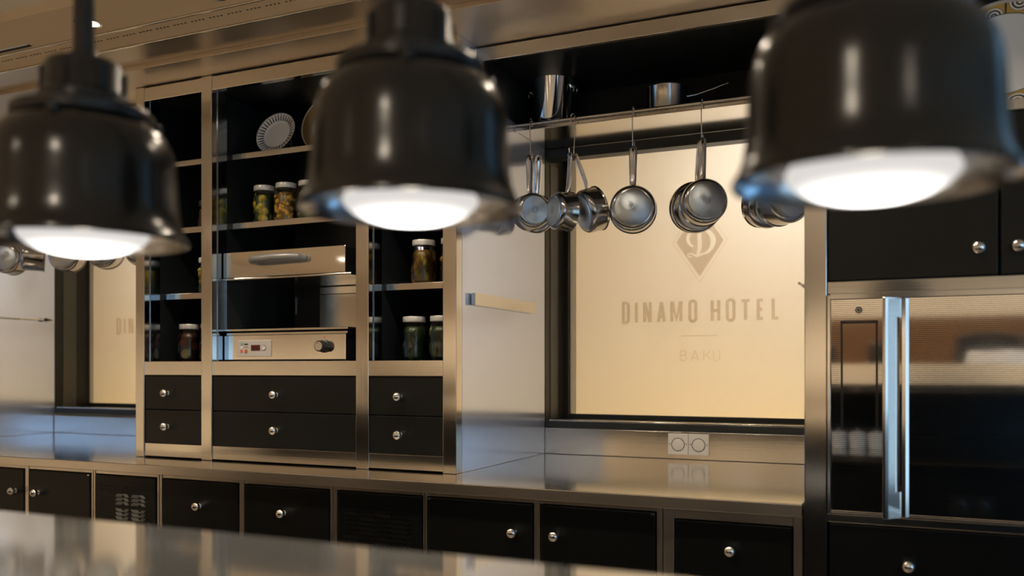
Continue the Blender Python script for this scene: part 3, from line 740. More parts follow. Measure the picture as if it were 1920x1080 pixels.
for i, (px, r, d, ph, ro, lb) in enumerate(LP):
    hook(px, ZH, '%s steel hook from the left on the left niche rail' % ORD[i])
    saucepan('saucepan', r, d, 0.155, (px+0.001, YH-0.004, 2.055), ph, ro, lb, G)

# bucket and saucepan standing on the right pot shelf
t = thing('ice_bucket', (-1.272, 3.225, 2.2122), 'polished steel ice bucket with ring handles on the pot shelf', 'bucket', local=True)
build('body', MB().lathe_open([(0.0, 0.0), (0.060, 0.0), (0.063, 0.004), (0.085, 0.196), (0.088, 0.200), (0.089, 0.204), (0.085, 0.205), (0.080, 0.196), (0.059, 0.006), (0.0, 0.006)], 48), 'chrome', t, 0, 2, True)
for sgn in (-1, 1):
    lug = build('handle_lug', MB().box(min(sgn*0.080, sgn*0.096), max(sgn*0.080, sgn*0.096), -0.006, 0.006, 0.148, 0.160), 'chrome', t, 0.002)
    lug['_local'] = 1
    build('ring_handle', MB().tube([(sgn*0.096 + 0.004*math.cos(a)*sgn, 0.017*math.sin(a), 0.140 + 0.017*math.cos(a)) for a in [2*PI*i/20 for i in range(20)]], 0.0025, 8, True), 'chrome', lug, 0, 2, True)
R_, D_ = 0.074, 0.090
t = thing('saucepan', (-0.812, 3.215, 2.2122), 'steel saucepan standing on the pot shelf with handle pointing right', 'saucepan', local=True, rz=0.35)
build('body', MB().lathe_open([(0.0, 0.0), (R_*0.9, 0.0), (R_*0.98, 0.004), (R_, 0.012), (R_, D_-0.004), (R_*1.03, D_), (R_*1.03, D_+0.003), (R_*0.97, D_), (R_*0.96, 0.008), (0.0, 0.006)], 48), 'steel_pan', t, 0, 2, True)
hd = build('handle', MB().tube([(R_*0.96, 0, D_*0.70), (R_+0.03, 0, D_*0.76), (R_+0.09, 0, D_*0.98), (R_+0.135, 0, D_*1.18)], [0.006, 0.007, 0.0085, 0.006], 12), 'chrome_soft', t, 0, 2, True)
hd['_local'] = 1
build('hanging_eye', MB().tube([(R_+0.145 + 0.010*math.cos(a), 0.006*math.sin(a), D_*1.22 + 0.004*math.cos(a)) for a in [2*PI*i/14 for i in range(14)]], 0.0025, 6, True), 'chrome_soft', hd, 0, 2, True)

# ------------------------------------------------------------------ plates on stands
def plate(name, R, x, y, zbase, rz, lean, mat, label, roll=0.0):
    me = MB().lathe([(0.0, 0.010), (R*0.60, 0.010), (R*0.66, 0.004), (R*0.98, -0.006), (R, -0.008), (R*1.0, -0.005), (R*0.67, 0.010), (R*0.58, 0.016), (0.0, 0.016)], 56, 'Y').mesh(name, 0, 2, True)
    o = link(name, me, mat, None)
    c = Vector((x, y, zbase + R*math.cos(lean) + 0.010))
    o.matrix_world = Matrix.Translation(c) @ Matrix.Rotation(rz, 4, 'Z') @ Matrix.Rotation(-lean, 4, 'X') @ Matrix.Rotation(roll, 4, 'Y')
    return tag(o, label, 'plate', 'display plates')
def stand(x, y, z, rz, label, wd=0.06, h=0.10):
    t = thing('plate_stand', (x, y, z), label, 'plate stand', 'plate stands', True, rz)
    for s in (-1, 1):
        build('stand_foot', MB().tube([(s*wd, -0.045, 0.022), (s*wd, -0.040, 0.006), (s*wd, -0.025, 0.004), (s*wd*0.6, 0.05, 0.004), (s*wd*0.35, 0.055, h)], 0.004, 8), 'stand_clear', t, 0, 2, True)
    build('crossbar', MB().tube([(-wd*0.45, 0.054, h*0.7), (wd*0.45, 0.054, h*0.7)], 0.004, 8), 'stand_clear', t, 0, 2, True)
ray_rim_mat('plate_rays', 0.092); gold_rim_mat('plate_gold', 0.135); deco_rim_mat('plate_deco', 0.150)
plate('plate', 0.092, -2.320, 2.850, 2.120, 0.05, 0.33, 'plate_rays', 'small white plate with black rays round the rim on the top shelf')
stand(-2.322, 2.865, 2.1183, 0.05, 'dark stand under the small rayed plate')
plate('plate', 0.135, -2.125, 2.955, 2.120, 0.10, 0.28, 'plate_gold', 'large plate with broad gold rim half hidden by the middle lamp')
stand(-2.125, 2.970, 2.1183, 0.10, 'dark stand under the gold rimmed plate', 0.10, 0.16)

# ------------------------------------------------------------------ preserving jars
def jar(x, y, z, h, r, food_m, brine, n, label, seed, kind='piece', lid='lid_white', pr=0.32, extra=None, rz=0.0):
    t = thing('preserve_jar', (x, y, z), label, 'jar', 'jars of preserves in the shelf cabinet', True, rz)
    hb = h - 0.016
    prof = [(0.0, 0.001), (r*0.86, 0.0), (r*0.97, 0.006), (r, 0.016), (r, hb*0.74), (r*0.95, hb*0.84), (r*0.80, hb*0.93), (r*0.77, hb)]
    build('glass', MB().lathe_open(prof, 32), 'jar_glass', t, 0, 2, True)
    build('lid', MB().lathe([(r*0.83, hb-0.004), (r*0.85, hb-0.002), (r*0.85, h-0.003), (r*0.82, h), (0.0, h)], 32), lid, t, 0, 2, True)
    br = r*0.80
    build('brine', MB().lathe([(br*0.8, 0.005), (br, 0.014), (br, hb*0.72), (br*0.88, hb*0.82), (br*0.7, hb*0.86)], 24), brine, t, 0, 2, True)
    rnd = random.Random(seed); ps = pr*r
    for i in range(n):
        a = -PI/2 + (rnd.random()-0.5)*PI*1.25; zz = 0.018 + (hb*0.76-0.018)*((i+0.5)/n)
        s = ps*rnd.uniform(0.8, 1.15)
        ic = bmesh.new(); bmesh.ops.create_icosphere(ic, subdivisions=2, radius=1.0)
        tall = {'piece': 1.0, 'long': 2.1, 'slice': 1.0}[kind]
        sq = 0.3 if kind == 'slice' else 1.0
        me = bpy.data.meshes.new(kind); 
        bmesh.ops.scale(ic, vec=(s, s*sq, s*tall), verts=ic.verts); ic.to_mesh(me); ic.free()
        for p in me.polygons: p.use_smooth = True
        rr = r*0.955 - s*(sq if kind == 'slice' else 1.0)
        nm = {'piece': 'preserved_fruit', 'long': 'pickle', 'slice': 'citrus_slice'}[kind]
        fm = food_m if isinstance(food_m, str) else food_m[i % len(food_m)]
        o = link(nm, me, fm, t, (rr*math.cos(a), rr*math.sin(a), max(zz, s*tall*0.9+0.004)), (0, rnd.uniform(-0.3, 0.3), a + PI/2))
    return t
Z3, Z2, Z1, Z0 = 2.1183, 1.8443, 1.5753, 1.2963
jar(-2.668, 2.830, Z2, 0.120, 0.036, 'food_red', 'brine_red', 7, 'dark red jar behind the left heat lamp on the second shelf', 1, 'long', 'lid_dark')
jar(-2.655, 2.830, Z1, 0.152, 0.046, ('food_yellow', 'food_olive'), 'brine_yellow', 11, 'jar of yellow preserves alone on the lowest shelf of the left bay', 2)
jar(-2.744, 2.815, Z0, 0.156, 0.049, ('food_red', 'food_lemon'), 'brine_red', 9, 'jar of red preserves with pale slices, left bay floor, left one', 3, 'slice', pr=0.42)
jar(-2.640, 2.830, Z0, 0.158, 0.049, ('food_lemon', 'food_red'), 'brine_red', 8, 'jar of lemon slices in red brine, left bay floor beside the post', 4, 'slice', pr=0.45)
jar(-2.367, 2.835, Z2, 0.158, 0.0495, ('food_yellow', 'food_olive', 'food_yellow'), 'brine_green', 9, 'jar of yellow green preserves, leftmost in the middle bay', 5, pr=0.42)
jar(-2.258, 2.835, Z2, 0.160, 0.0495, 'food_orange', 'brine_orange', 34, 'jar of small orange preserves in the middle bay', 6, pr=0.20)
jar(-2.150, 2.840, Z2, 0.160, 0.0495, 'food_green', 'brine_green', 5, 'dim jar beside the orange one, half hidden by the middle lamp', 7, pr=0.30)
jar(-1.617, 2.815, Z1, 0.162, 0.0495, ('food_orange', 'food_yellow'), 'brine_orange', 14, 'jar of long orange preserves on the right bay shelf', 8, 'long', pr=0.20)
jar(-1.508, 2.835, Z1, 0.166, 0.0495, ('food_orange', 'food_orange', 'food_red'), 'brine_orange', 14, 'jar of orange preserves on the right bay shelf beside the post', 9, pr=0.30)
jar(-1.654, 2.810, Z0, 0.162, 0.0500, 'food_green', 'brine_green', 9, 'jar of dark green pickles on the right bay floor, left one', 10, 'long', pr=0.26)
jar(-1.548, 2.825, Z0, 0.163, 0.0500, ('food_green', 'food_green', 'food_olive'), 'brine_green', 9, 'jar of green pickles on the right bay floor beside the post', 11, 'long', pr=0.26)

# ------------------------------------------------------------------ salamander grill in the middle bay
sg = thing('salamander_grill', (-2.13, 2.72, Z0), 'chrome salamander grill with lifting hood between the middle bay jars and drawers', 'grill')
x0, x1 = -2.452, -1.880
hood = bx('hood', x0, x1, 2.700, 3.02, 1.620, 1.720, 'black_plastic', sg, 0.002)
bx('hood_front', x0, x1+0.002, 2.694, 2.6995, 1.622, 1.721, 'chrome', hood, 0.001)
bx('hood_rim', x0-0.004, x1+0.030, 2.690, 3.02, 1.612, 1.6195, 'chrome_soft', hood, 0.001)
build('hood_handle', MB().tube([(-2.290, 2.694, 1.682), (-2.287, 2.668, 1.682), (-2.270, 2.655, 1.683), (-2.18, 2.652, 1.686), (-2.10, 2.655, 1.686), (-2.070, 2.664, 1.685), (-2.062, 2.694, 1.684)],
                              [0.0145, 0.0155, 0.0155, 0.0160, 0.0150, 0.0140, 0.0130], 14), 'handle_grey', hood, 0, 2, True)
bx('column', -2.41, -1.86, 3.08, 3.14, 1.40, 1.84, 'black_plastic', sg, 0.003)
bs = bx('back_plate', -2.255, -1.815, 3.05, 3.078, 1.425, 1.660, 'steel_h', sg, 0.002)
bx('plate_seam', -2.255, -1.815, 3.0475, 3.0495, 1.577, 1.580, 'black_plastic', bs, 0)
bx('guide_slot', -2.402, -2.397, 3.0750, 3.0795, 1.500, 1.575, 'chrome_soft', sg, 0.0005)
base = bx('base', x0, x1, 2.706, 3.06, 1.3005, 1.3960, 'black_plastic', sg, 0.002)
ff = bx('base_front', x0, x1, 2.700, 2.7055, 1.3020, 1.3960, 'chrome', base, 0.001)
bx('grid_tray', x0-0.010, x1+0.016, 2.690, 3.05, 1.4130, 1.4215, 'chrome', sg, 0.002)
bx('grid_tray', x0+0.012, x1+0.010, 2.697, 3.05, 1.3970, 1.4070, 'chrome_soft', sg, 0.002)
cp = bx('control_panel', -2.385, -2.220, 2.696, 2.6995, 1.314, 1.378, 'panel_grey', sg, 0.004)
def disc(name, x, z, r, mat, parent, y=2.6945, d=0.0015, n=16):
    return build(name, MB().lathe([(0.0, 0), (r, 0), (r, d), (0.0, d)], n, 'Y', (x, y, z)), mat, parent)
for k, m_ in enumerate(('button_green', 'button_white', 'button_red')): disc('button', -2.362, 1.364 - k*0.0145, 0.0058, m_, cp)
bx('button', -2.347, -2.334, 2.6945, 2.696, 1.329, 1.342, 'button_orange', cp, 0.0005)
bx('printed_mark', -2.350, -2.331, 2.6952, 2.696, 1.360, 1.3645, 'print_dark', cp, 0)
bx('printed_mark', -2.350, -2.331, 2.6952, 2.696, 1.351, 1.3525, 'print_dark', cp, 0)
bx('display', -2.316, -2.272, 2.6950, 2.696, 1.337, 1.359, 'display_red', cp, 0.0005)
ck = disc('clock_button', -2.254, 1.348, 0.0105, 'print_dark', cp)
disc('clock_face', -2.254, 1.348, 0.0088, 'button_white', ck, 2.6940, 0.0006)
bx('clock_hand', -2.2547, -2.2537, 2.6936, 2.6940, 1.348, 1.3545, 'print_dark', ck, 0)
bx('clock_hand', -2.2540, -2.2495, 2.6936, 2.6940, 1.3475, 1.3485, 'print_dark', ck, 0)
dl = build('dial', MB().lathe([(0.024, 0.0), (0.024, -0.006), (0.021, -0.008), (0.0205, -0.034), (0.0190, -0.036), (0.0, -0.036)], 32, 'Y', (-1.975, 2.6995, 1.351)), 'black_plastic', sg, 0, 2, True)
disc('dial_cap', -1.975, 1.351, 0.0165, 'chrome_soft', dl, 2.6625, 0.0010, 24)
disc('dial_dot', -1.9790, 1.362, 0.0018, 'print_dark', dl, 2.6618, 0.0006, 10)
disc('indicator_lamp', -1.975, 1.385, 0.0030, 'button_red', sg, 2.6980, 0.0022, 12)
for fx in (x0+0.03, x1-0.03):
    for fy in (2.73, 3.02): build('foot', MB().lathe([(0.012, 1.2962), (0.012, 1.3005)], 12, 'Z', (fx, fy, 0)), 'black_plastic', sg)

# ------------------------------------------------------------------ sockets on the right backsplash
def socket(x, y, z, label, w_=0.0795, rz=0.0, metal='socket_white', cat='socket'):
    t = thing('wall_socket', (x, y, z), label, 'socket', 'flap covered sockets', True, rz)
    build('plate', MB().box(-w_/2, w_/2, -0.005, 0, -0.0415, 0.0415), metal, t, 0.0015)
    build('flap_seam', MB().tube([(0.0255*math.cos(a), -0.0052, 0.0255*math.sin(a)-0.002) for a in [2*PI*i/28 for i in range(28)]], 0.0013, 6, True), 'print_dark', t, 0, 2, True)
    fl = build('flap', MB().lathe([(0.0, -0.0085), (0.0215, -0.0085), (0.0238, -0.0070), (0.0238, -0.005), (0.0, -0.005)], 28, 'Y', (0, 0, -0.002)), metal, t, 0, 2, True)
    build('flap_hinge', MB().box(-0.011, 0.011, -0.0095, -0.005, 0.0235, 0.0285), 'chrome_soft', fl, 0.001)
    build('flap_tab', MB().box(-0.006, 0.006, -0.0095, -0.005, -0.0300, -0.0262), 'print_dark', fl, 0.001)
    for s in (-1, 1): build('screw', MB().lathe([(0.0, -0.0062), (0.0022, -0.0060), (0.0022, -0.005)], 10, 'Y', (s*0.033, 0, 0.0)), 'print_dark', t)
    return t
socket(-0.8225, 3.4395, 0.970, 'left one of the two flap sockets on the steel backsplash')
socket(-0.7415, 3.4395, 0.970, 'right one of the two flap sockets on the steel backsplash')

# ------------------------------------------------------------------ oven tower
tw = thing('oven_tower', (0.2, YO, 0), 'tall steel and black tower cabinet holding the built in oven', 'cabinet')
bx('post', -0.243, -0.187, YO, YO+0.05, 0.0, 2.42, 'steel_v', tw, 0.003)
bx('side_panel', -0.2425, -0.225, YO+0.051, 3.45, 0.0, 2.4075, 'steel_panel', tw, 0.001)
bx('back_panel', -0.22, 0.664, 3.40, 3.45, 0.0, 2.4070, 'black_liner', tw, 0.001)
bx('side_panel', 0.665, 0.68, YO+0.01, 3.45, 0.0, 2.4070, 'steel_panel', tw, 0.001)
bx('rail', -0.186, 0.664, YO+0.003, YO+0.04, 1.460, 1.4915, 'steel_h', tw, 0.0015)
bx('rail', -0.186, 0.664, YO+0.004, YO+0.04, 0.8735, 0.8945, 'steel_h', tw, 0.0015)
dr = bx('drawer', -0.182, 0.660, YO+0.004, YO+0.028, 0.45, 0.8705, 'black_lacquer', tw, 0.003)
knob(dr, 0.004, YO+0.004, 0.7795)
bx('drawer', -0.182, 0.660, YO+0.004, YO+0.028, 0.10, 0.445, 'black_lacquer', tw, 0.003)
d1 = bx('door', -0.185, 0.2005, YO+0.004, YO+0.026, 1.4935, 1.8835, 'black_lacquer', tw, 0.003); knob(d1, 0.158, YO+0.004, 1.5590)
d2 = bx('door', 0.2065, 0.662, YO+0.004, YO+0.026, 1.4935, 1.8835, 'black_lacquer', tw, 0.003); knob(d2, 0.241, YO+0.004, 1.5590)
bx('shelf', -0.186, 0.664, YO+0.003, 3.39, 1.8850, 1.9130, 'steel_h', tw, 0.002)
bx('niche_lining', -0.222, 0.664, 2.75, 2.77, 1.9135, 2.3840, 'black_liner', tw, 0.001)
bx('niche_lining', -0.222, 0.664, YO+0.041, 2.77, 2.3845, 2.4060, 'black_liner', tw, 0.001)
bx('niche_lining', 0.655, 0.6645, YO+0.041, 2.7495, 1.9135, 2.3840, 'black_liner', tw, 0.001)
bx('top_rail', -0.186, 0.680, YO+0.003, YO+0.04, 2.355, 2.42, 'steel_h', tw, 0.002)
bx('inner_box', -0.186, 0.664, YO+0.05, 3.39, 0.62, 0.87, 'black_liner', tw, 0.001)
bx('inner_box', -0.186, 0.664, YO+0.05, 3.39, 1.493, 1.88, 'black_liner', tw, 0.001)
plate('plate', 0.150, 0.226, 2.550, 1.914, -0.10, 0.26, 'plate_deco', 'large white plate with gold and black arcs round the rim, top right', 0.25)
stand(0.226, 2.570, 1.9133, -0.10, 'dark stand under the gold and black arc plate', 0.10, 0.16)

ov = thing('oven', (0.2, YO, 0.895), 'black glass built in oven with tall blue reflecting handle', 'oven')
OX0, OX1, OZ0, OZ1 = -0.178, 0.655, 0.898, 1.457
bx('oven_body', OX0+0.004, OX1, YO+0.05, 3.0, OZ0, OZ1, 'black_plastic', ov, 0.001)
bx('frame', -0.186, OX0, YO-0.006, YO+0.04, OZ0-0.002, OZ1, 'chrome_soft', ov, 0.001)
bx('frame', OX0, OX1+0.005, YO-0.030, YO+0.03, 1.4435, 1.4585, 'chrome_soft', ov, 0.001)
bx('frame', OX0, OX1+0.005, YO-0.004, YO+0.03, OZ0-0.003, OZ0+0.003, 'chrome_soft', ov, 0.001)
TILT = math.radians(3.0)
def leaning(name, mb, mat, parent, bev=0.001, sm=False):      # panes of the front lean slightly forwards at the top
    return build(name, mb, mat, parent, bev, 2, sm, (0, YO+0.016, OZ0+0.003), (TILT, 0, 0))
HG = 0.548
gp = leaning('control_glass', MB().box(OX0+0.0015, -0.0535, -0.008, 0, 0, HG), 'oven_glass', ov)
gd = leaning('door_glass', MB().box(-0.0525, OX1, -0.008, 0, 0, HG), 'oven_glass', ov)
scx0, scx1, scz0, scz1 = -0.153, -0.0655, 0.375, 0.488
fr = MB().box(scx0, scx0+0.005, -0.0105, -0.0085, scz0-0.16, scz1).box(scx1-0.005, scx1, -0.0105, -0.0085, scz0-0.16, scz1).box(scx0, scx1, -0.0105, -0.0085, scz1-0.006, scz1+0.001)
leaning('screen_frame', fr, 'black_plastic', ov, 0)
leaning('screen', MB().box(scx0+0.005, scx1-0.005, -0.0100, -0.0085, scz0-0.16, scz1-0.006), 'oven_screen', ov, 0)
bt = leaning('power_button', MB().lathe([(0.0, -0.0115), (0.0080, -0.0115), (0.0088, -0.0085)], 20, 'Y', (-0.110, 0, 0.516)), 'black_plastic', ov, 0)
leaning('button_ring', MB().tube([(-0.110 + 0.0045*math.cos(a), -0.0118, 0.516 + 0.0045*math.sin(a)) for a in [2*PI*i/16 for i in range(16)]], 0.0008, 6, True), 'socket_white', ov, 0)
# handle: wedge of folded metal with a long grip recess in its slanted side
hy = YO - 0.024
hf = MB().prism_z([(-0.0535, hy), (-0.0535, hy-0.052), (-0.0475, hy-0.055), (-0.0400, hy-0.052), (-0.0400, hy)], 0.902, 1.4425)
hdl = build('door_handle', hf, 'chrome_soft', ov, 0.0008)
def slant(t):  # point on the slanted side, t 0..1 from front edge to the door
    return (-0.0400 + t*0.0290, hy - 0.0520 + t*0.0460)
def slant_slab(mb, t0, t1, z0, z1, push=0.0):
    a, b = slant(t0), slant(t1); nx, ny = 0.846, -0.533
    o = 0.004
    mb.prism_z([(a[0]-nx*push, a[1]-ny*push), (b[0]-nx*push, b[1]-ny*push), (b[0]-nx*(o+push), b[1]-ny*(o+push)), (a[0]-nx*(o+push), a[1]-ny*(o+push))], z0, z1)
m = MB(); slant_slab(m, 0, 1, 1.395, 1.4425); slant_slab(m, 0, 1, 0.902, 0.965); slant_slab(m, 0, 0.42, 0.965, 1.395)
build('handle_side', m, 'chrome_soft', hdl, 0)
m = MB(); slant_slab(m, 0.40, 1, 0.963, 1.397, 0.006)
build('grip_recess', m, 'steel_v', hdl, 0)
build('handle_edge', MB().prism_z([(-0.0112, hy-0.0065), (-0.0020, hy-0.0065), (0.0060, hy-0.002), (0.0060, hy), (-0.0112, hy)], 0.902, 1.4425), 'chrome_soft', hdl, 0.001)

# ------------------------------------------------------------------ pass island in the foreground
isl = thing('pass_counter', (-0.9, 0.6, 0), 'steel topped pass counter under the heat lamps in the foreground', 'counter')
bx('top_sheet', -4.2, 1.9, 0.10, 0.918, 1.018, 1.05, 'steel_pass', isl, 0.003)
bx('lower_shelf', -4.2, 1.9, 0.355, 0.905, 0.725, 0.750, 'steel_top', isl, 0.002)
bx('back_panel', -4.2, 1.9, 0.33, 0.354, 0.0, 1.017, 'black_lacquer', isl, 0.002)
bx('base_body', -4.2, 1.9, 0.355, 0.86, 0.10, 0.724, 'black_lacquer', isl, 0.002)
bx('plinth', -4.2, 1.9, 0.355, 0.80, 0.0, 0.0995, 'steel_h', isl, 0.001)
for lx in (-3.9, -2.5, 1.2, 1.8): bx('leg', lx, lx+0.04, 0.85, 0.89, 0.7505, 1.0175, 'steel_v', isl, 0.002)
s1 = socket(0.280, 0.8605, 0.55, 'left socket on the black pass counter side, seen in the oven glass', rz=PI, metal='black_plastic')
s2 = socket(0.198, 0.8605, 0.55, 'right socket on the black pass counter side, seen in the oven glass', rz=PI, metal='black_plastic')
CUP = [(0.0, 0.0), (0.028, 0.0), (0.032, 0.003), (0.036, 0.055), (0.0375, 0.058), (0.036, 0.060)]
for i, cx in enumerate((-0.43, -0.350, -0.270, -0.193, -0.117)):
    t = thing('lidded_cup', (cx, 0.74, 0.7502), 'white lidded cup on the pass counter shelf, %s from the oven side' % ('fifth', 'fourth', 'third', 'second', 'first')[i], 'cup', 'lidded cups on the pass shelf', True)
    build('cup', MB().lathe(CUP, 24), 'porcelain', t, 0, 2, True)
    l = build('lid', MB().lathe([(0.036, 0.0603), (0.030, 0.068), (0.010, 0.073), (0.0, 0.074)], 24), 'porcelain', t, 0, 2, True); l['_local'] = 1
    build('lid_knob', MB().lathe([(0.003, 0.073), (0.003, 0.078), (0.006, 0.082), (0.0, 0.087)], 12), 'porcelain', l, 0, 2, True)

# ------------------------------------------------------------------ heat lamps
def heat_lamp(x, y, zr, label):
    R = 0.135
    t = thing('heat_lamp', (x, y, zr), label, 'lamp', 'heat lamps above the pass', True)
    prof = [(0.985, -0.010), (1.0, 0.0), (1.0, 0.030), (0.985, 0.055), (0.955, 0.10), (0.920, 0.20), (0.900, 0.32), (0.888, 0.48), (0.878, 0.68), (0.862, 0.84), (0.825, 0.97), (0.765, 1.075), (0.695, 1.145), (0.635, 1.18), (0.560, 1.195)]
    build('shade', MB().lathe_open([(r*R, z*R) for r, z in prof], 64), 'lamp_enamel', t, 0, 2, True)
    inn = [(0.985, -0.010), (0.960, 0.02), (0.925, 0.10), (0.890, 0.25), (0.870, 0.50), (0.845, 0.78), (0.76, 1.02), (0.55, 1.16)]
    build('reflector', MB().lathe_open([(r*R, z*R) for r, z in inn], 64), 'lamp_inside', t, 0, 2, True)
    build('collar', MB().lathe([(0.65*R, 1.180*R), (0.67*R, 1.20*R), (0.67*R, 1.28*R), (0.64*R, 1.305*R), (0.47*R, 1.315*R), (0.44*R, 1.34*R), (0.43*R, 1.44*R), (0.41*R, 1.46*R)], 48), 'lamp_collar', t, 0, 2, True)
    nk = build('neck', MB().lathe([(0.385*R, 1.461*R), (0.375*R, 1.48*R), (0.365*R, 1.74*R), (0.33*R, 1.79*R), (0.14*R, 1.83*R), (0.12*R, 1.90*R)], 40), 'lamp_collar', t, 0, 2, True)
    nk['_local'] = 1
    for k in range(6):
        a = 2*PI*k/6 + 0.3
        build('cooling_fin', MB().box(-0.007, 0.007, 0.36*R, 0.40*R, 1.47*R, 1.72*R), 'lamp_collar', nk, 0.002, rot=(0, 0, a))
    for k in range(4):
        a = 2*PI*k/4 + 0.5
        build('shoulder_screw', MB().lathe([(0.008, 1.11*R), (0.008, 1.165*R), (0.005, 1.185*R), (0.0, 1.19*R)], 12, 'Z', (0.71*R*math.cos(a), 0.71*R*math.sin(a), 0)), 'lamp_collar', t, 0, 2, True)
    build('rod', MB().tube([(0, 0, 1.898*R), (0, 0, 2.4548-zr)], 0.0135, 16), 'lamp_collar', t, 0, 2, True)
    build('ceiling_cup', MB().lathe([(0.014, 2.425-zr), (0.045, 2.44-zr), (0.05, 2.4545-zr)], 24), 'lamp_collar', t, 0, 2, True)
    bp = [(0.0, -0.140), (0.15, -0.134), (0.30, -0.112), (0.42, -0.078), (0.52, -0.030), (0.585, 0.025), (0.61, 0.08), (0.58, 0.14), (0.42, 0.28), (0.26, 0.46), (0.20, 0.65), (0.20, 0.90)]
    b = build('bulb', MB().lathe_open([(r*R, z*R) for r, z in bp], 48), 'bulb_glow', t, 0, 2, True)
    l = bpy.data.lights.new('bulb_light', 'SPOT'); l.energy = 12; l.color = (1.0, 0.88, 0.72); l.spot_size = math.radians(125); l.spot_blend = 0.6; l.shadow_soft_size = 0.06
    lo = bpy.data.objects.new('bulb_light', l); COL.objects.link(lo); lo.parent = t; lo.location = (0, 0, -0.155*R)
    return t
heat_lamp(-1.016, 0.850, 1.440, 'black dome heat lamp at the left in front of the left niche')
heat_lamp(-0.550, 0.926, 1.462, 'black dome heat lamp in the middle in front of the shelf cabinet')
heat_lamp(-0.032, 0.942, 1.453, 'large black dome heat lamp at the right in front of the oven tower')

# ------------------------------------------------------------------ ceiling fittings
def downlight(x, y, z, label, p, r=0.034, sp=140):
    t = thing('downlight', (x, y, z), label, 'downlight', 'round ceiling downlights', True)
    build('ring', MB().lathe_open([(r*1.28, 0.0), (r*1.30, -0.003), (r*1.05, -0.004), (r*1.0, 0.0005)], 32), 'chrome_soft', t, 0, 2, True)
    build('diffuser', MB().lathe([(0.0, -0.0018), (r*1.02, -0.0018), (r*1.02, -0.0004), (0.0, -0.0004)], 32), 'downlight_glow', t)
    l = bpy.data.lights.new('downlight_beam', 'SPOT'); l.energy = p; l.color = WARM; l.spot_size = math.radians(sp); l.spot_blend = 0.8; l.shadow_soft_size = r
    lo = bpy.data.objects.new('downlight_beam', l); COL.objects.link(lo); lo.parent = t; lo.location = (0, 0, -0.012)
names = []
downlight(-2.498, 2.105, 2.4250, 'round white downlight in the brown ceiling border at upper left', 26)
for dx_, wh in ((-4.05, 'over the left niche'), (-3.25, 'over the far left base doors'), (-1.95, 'over the salamander grill'), (-1.40, 'over the pale side panel'), (-0.85, 'over the hotel window niche'), (-0.30, 'over the oven tower post')):
    downlight(dx_, 2.105, 2.4250, 'round downlight in the ceiling border above the picture, ' + wh, 26)
k = 0
for j, yy in enumerate((-0.9, -2.6, -4.3)):
    for i, xx in enumerate((-5.6, -3.9, -2.2, -0.5, 1.2)):
        downlight(xx, yy, 2.4550, 'round dining room downlight, row %s behind the pass, place %s' % (('one', 'two', 'three')[j], ('one', 'two', 'three', 'four', 'five')[i]), 150, 0.05)
vn = thing('linear_vent', (-3.02, 2.16, 2.425), 'slim dark linear vent with pale edge in the ceiling border, far left', 'vent')
bx('slot', -3.40, -2.86, 2.158, 2.176, 2.4235, 2.4249, 'hole_dark', vn, 0)
bx('edge', -3.40, -2.86, 2.150, 2.157, 2.4215, 2.4249, 'button_white', vn, 0.0005)

# ------------------------------------------------------------------ dining room behind the pass (seen in the reflections)
def table(x, y, label):
    t = thing('dining_table', (x, y, 0), label, 'table', 'dining tables', True)
    bxl = lambda *a: bx(*a)
    build('tabletop', MB().lathe([(0.0, 0.71), (0.45, 0.71), (0.45, 0.738), (0.0, 0.738)], 40), 'wood_dark', t)
    build('column', MB().lathe([(0.24, 0.0), (0.24, 0.02), (0.05, 0.05), (0.04, 0.70)], 24), 'leather_black', t, 0, 2, True)
    n = 72; vs, fs = [], []
    rings = [(0.0, 0.742), (0.44, 0.742), (0.455, 0.735), (0.46, 0.66), (0.47, 0.52)]
    for ri, (r, z) in enumerate(rings):
        for i in range(n):
            a = 2*PI*i/n; wv = 1 + (0.05*math.sin(a*14) if ri >= 3 else 0)*(ri-2)/2
            vs.append((r*wv*math.cos(a), r*wv*math.sin(a), z))
    fs = [(k*n+i, k*n+(i+1) % n, (k+1)*n+(i+1) % n, (k+1)*n+i) for k in range(4) for i in range(n)]
    me = MB().add(vs, fs).mesh('tablecloth', 0, 2, True)
    c = link('tablecloth', me, 'linen', None, (x, y, 0.001))
    tag(c, label.replace('dining table', 'linen cloth on the dining table'), 'tablecloth', 'tablecloths')
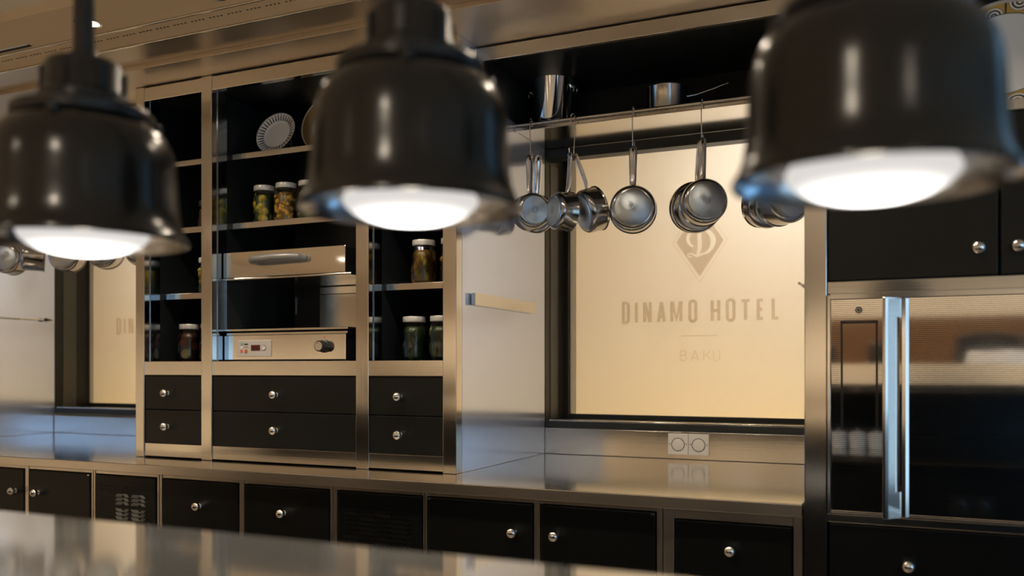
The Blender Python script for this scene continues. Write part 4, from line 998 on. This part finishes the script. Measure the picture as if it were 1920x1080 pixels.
def chair(x, y, rz, mat, label):
    t = thing('dining_chair', (x, y, 0), label, 'chair', 'dining chairs', True, rz)
    build('seat', MB().box(-0.23, 0.23, -0.22, 0.22, 0.40, 0.48), mat, t, 0.03, 3)
    n = 16; vs = []
    for ring, (zz, rr) in enumerate(((0.44, 0.235), (0.70, 0.25), (0.90, 0.25), (0.97, 0.235))):
        for i in range(n+1):
            a = math.radians(10 + 160*i/n)
            for q in (rr, rr-0.05):
                vs.append((q*math.cos(a), q*math.sin(a)*0.9 + 0.02, zz - (0.02*abs(math.cos(a)) if ring == 3 else 0)))
    fs = []; w_ = 2*(n+1)
    for r in range(3):
        for i in range(n):
            a = r*w_+2*i; fs += [(a, a+2, a+2+w_, a+w_), (a+1, a+1+w_, a+3+w_, a+3)]
        fs += [(r*w_, r*w_+w_, r*w_+w_+1, r*w_+1), (r*w_+w_-2, r*w_+w_-1, r*w_+2*w_-1, r*w_+2*w_-2)]
    for i in range(n):
        a = 3*w_+2*i; fs.append((a, a+2, a+3, a+1)); fs.append((2*i, 2*i+1, 2*i+3, 2*i+2))
    build('backrest', MB().add(vs, fs), mat, t, 0, 2, True)
    for sx in (-1, 1):
        for sy in (-1, 1): build('leg', MB().tube([(sx*0.19, sy*0.18, 0.405), (sx*0.215, sy*0.205, 0.0)], [0.018, 0.012], 10), 'wood_dark', t, 0, 2, True)
TB = [(-1.35, -2.3, 'dining table left of centre behind the pass'), (0.60, -2.4, 'dining table right of centre behind the pass'), (-3.35, -2.4, 'dining table farther left behind the pass'), (2.1, -4.1, 'dining table by the daylight windows')]
for x, y, lb in TB:
    table(x, y, lb)
    where = lb.replace('dining table ', '')
    chair(x-0.62, y, PI/2, 'leather_black', 'black leather chair on the left of the table %s' % where)
    chair(x+0.62, y, -PI/2, 'leather_black', 'black leather chair on the right of the table %s' % where)
    chair(x, y-0.64, PI, 'leather_black', 'black leather chair at the far side of the table %s' % where)
    chair(x, y+0.64, 0, 'linen', 'white covered chair at the near side of the table %s' % where)

# clean helper flags
for o in bpy.data.objects:
    if '_local' in o: del o['_local']
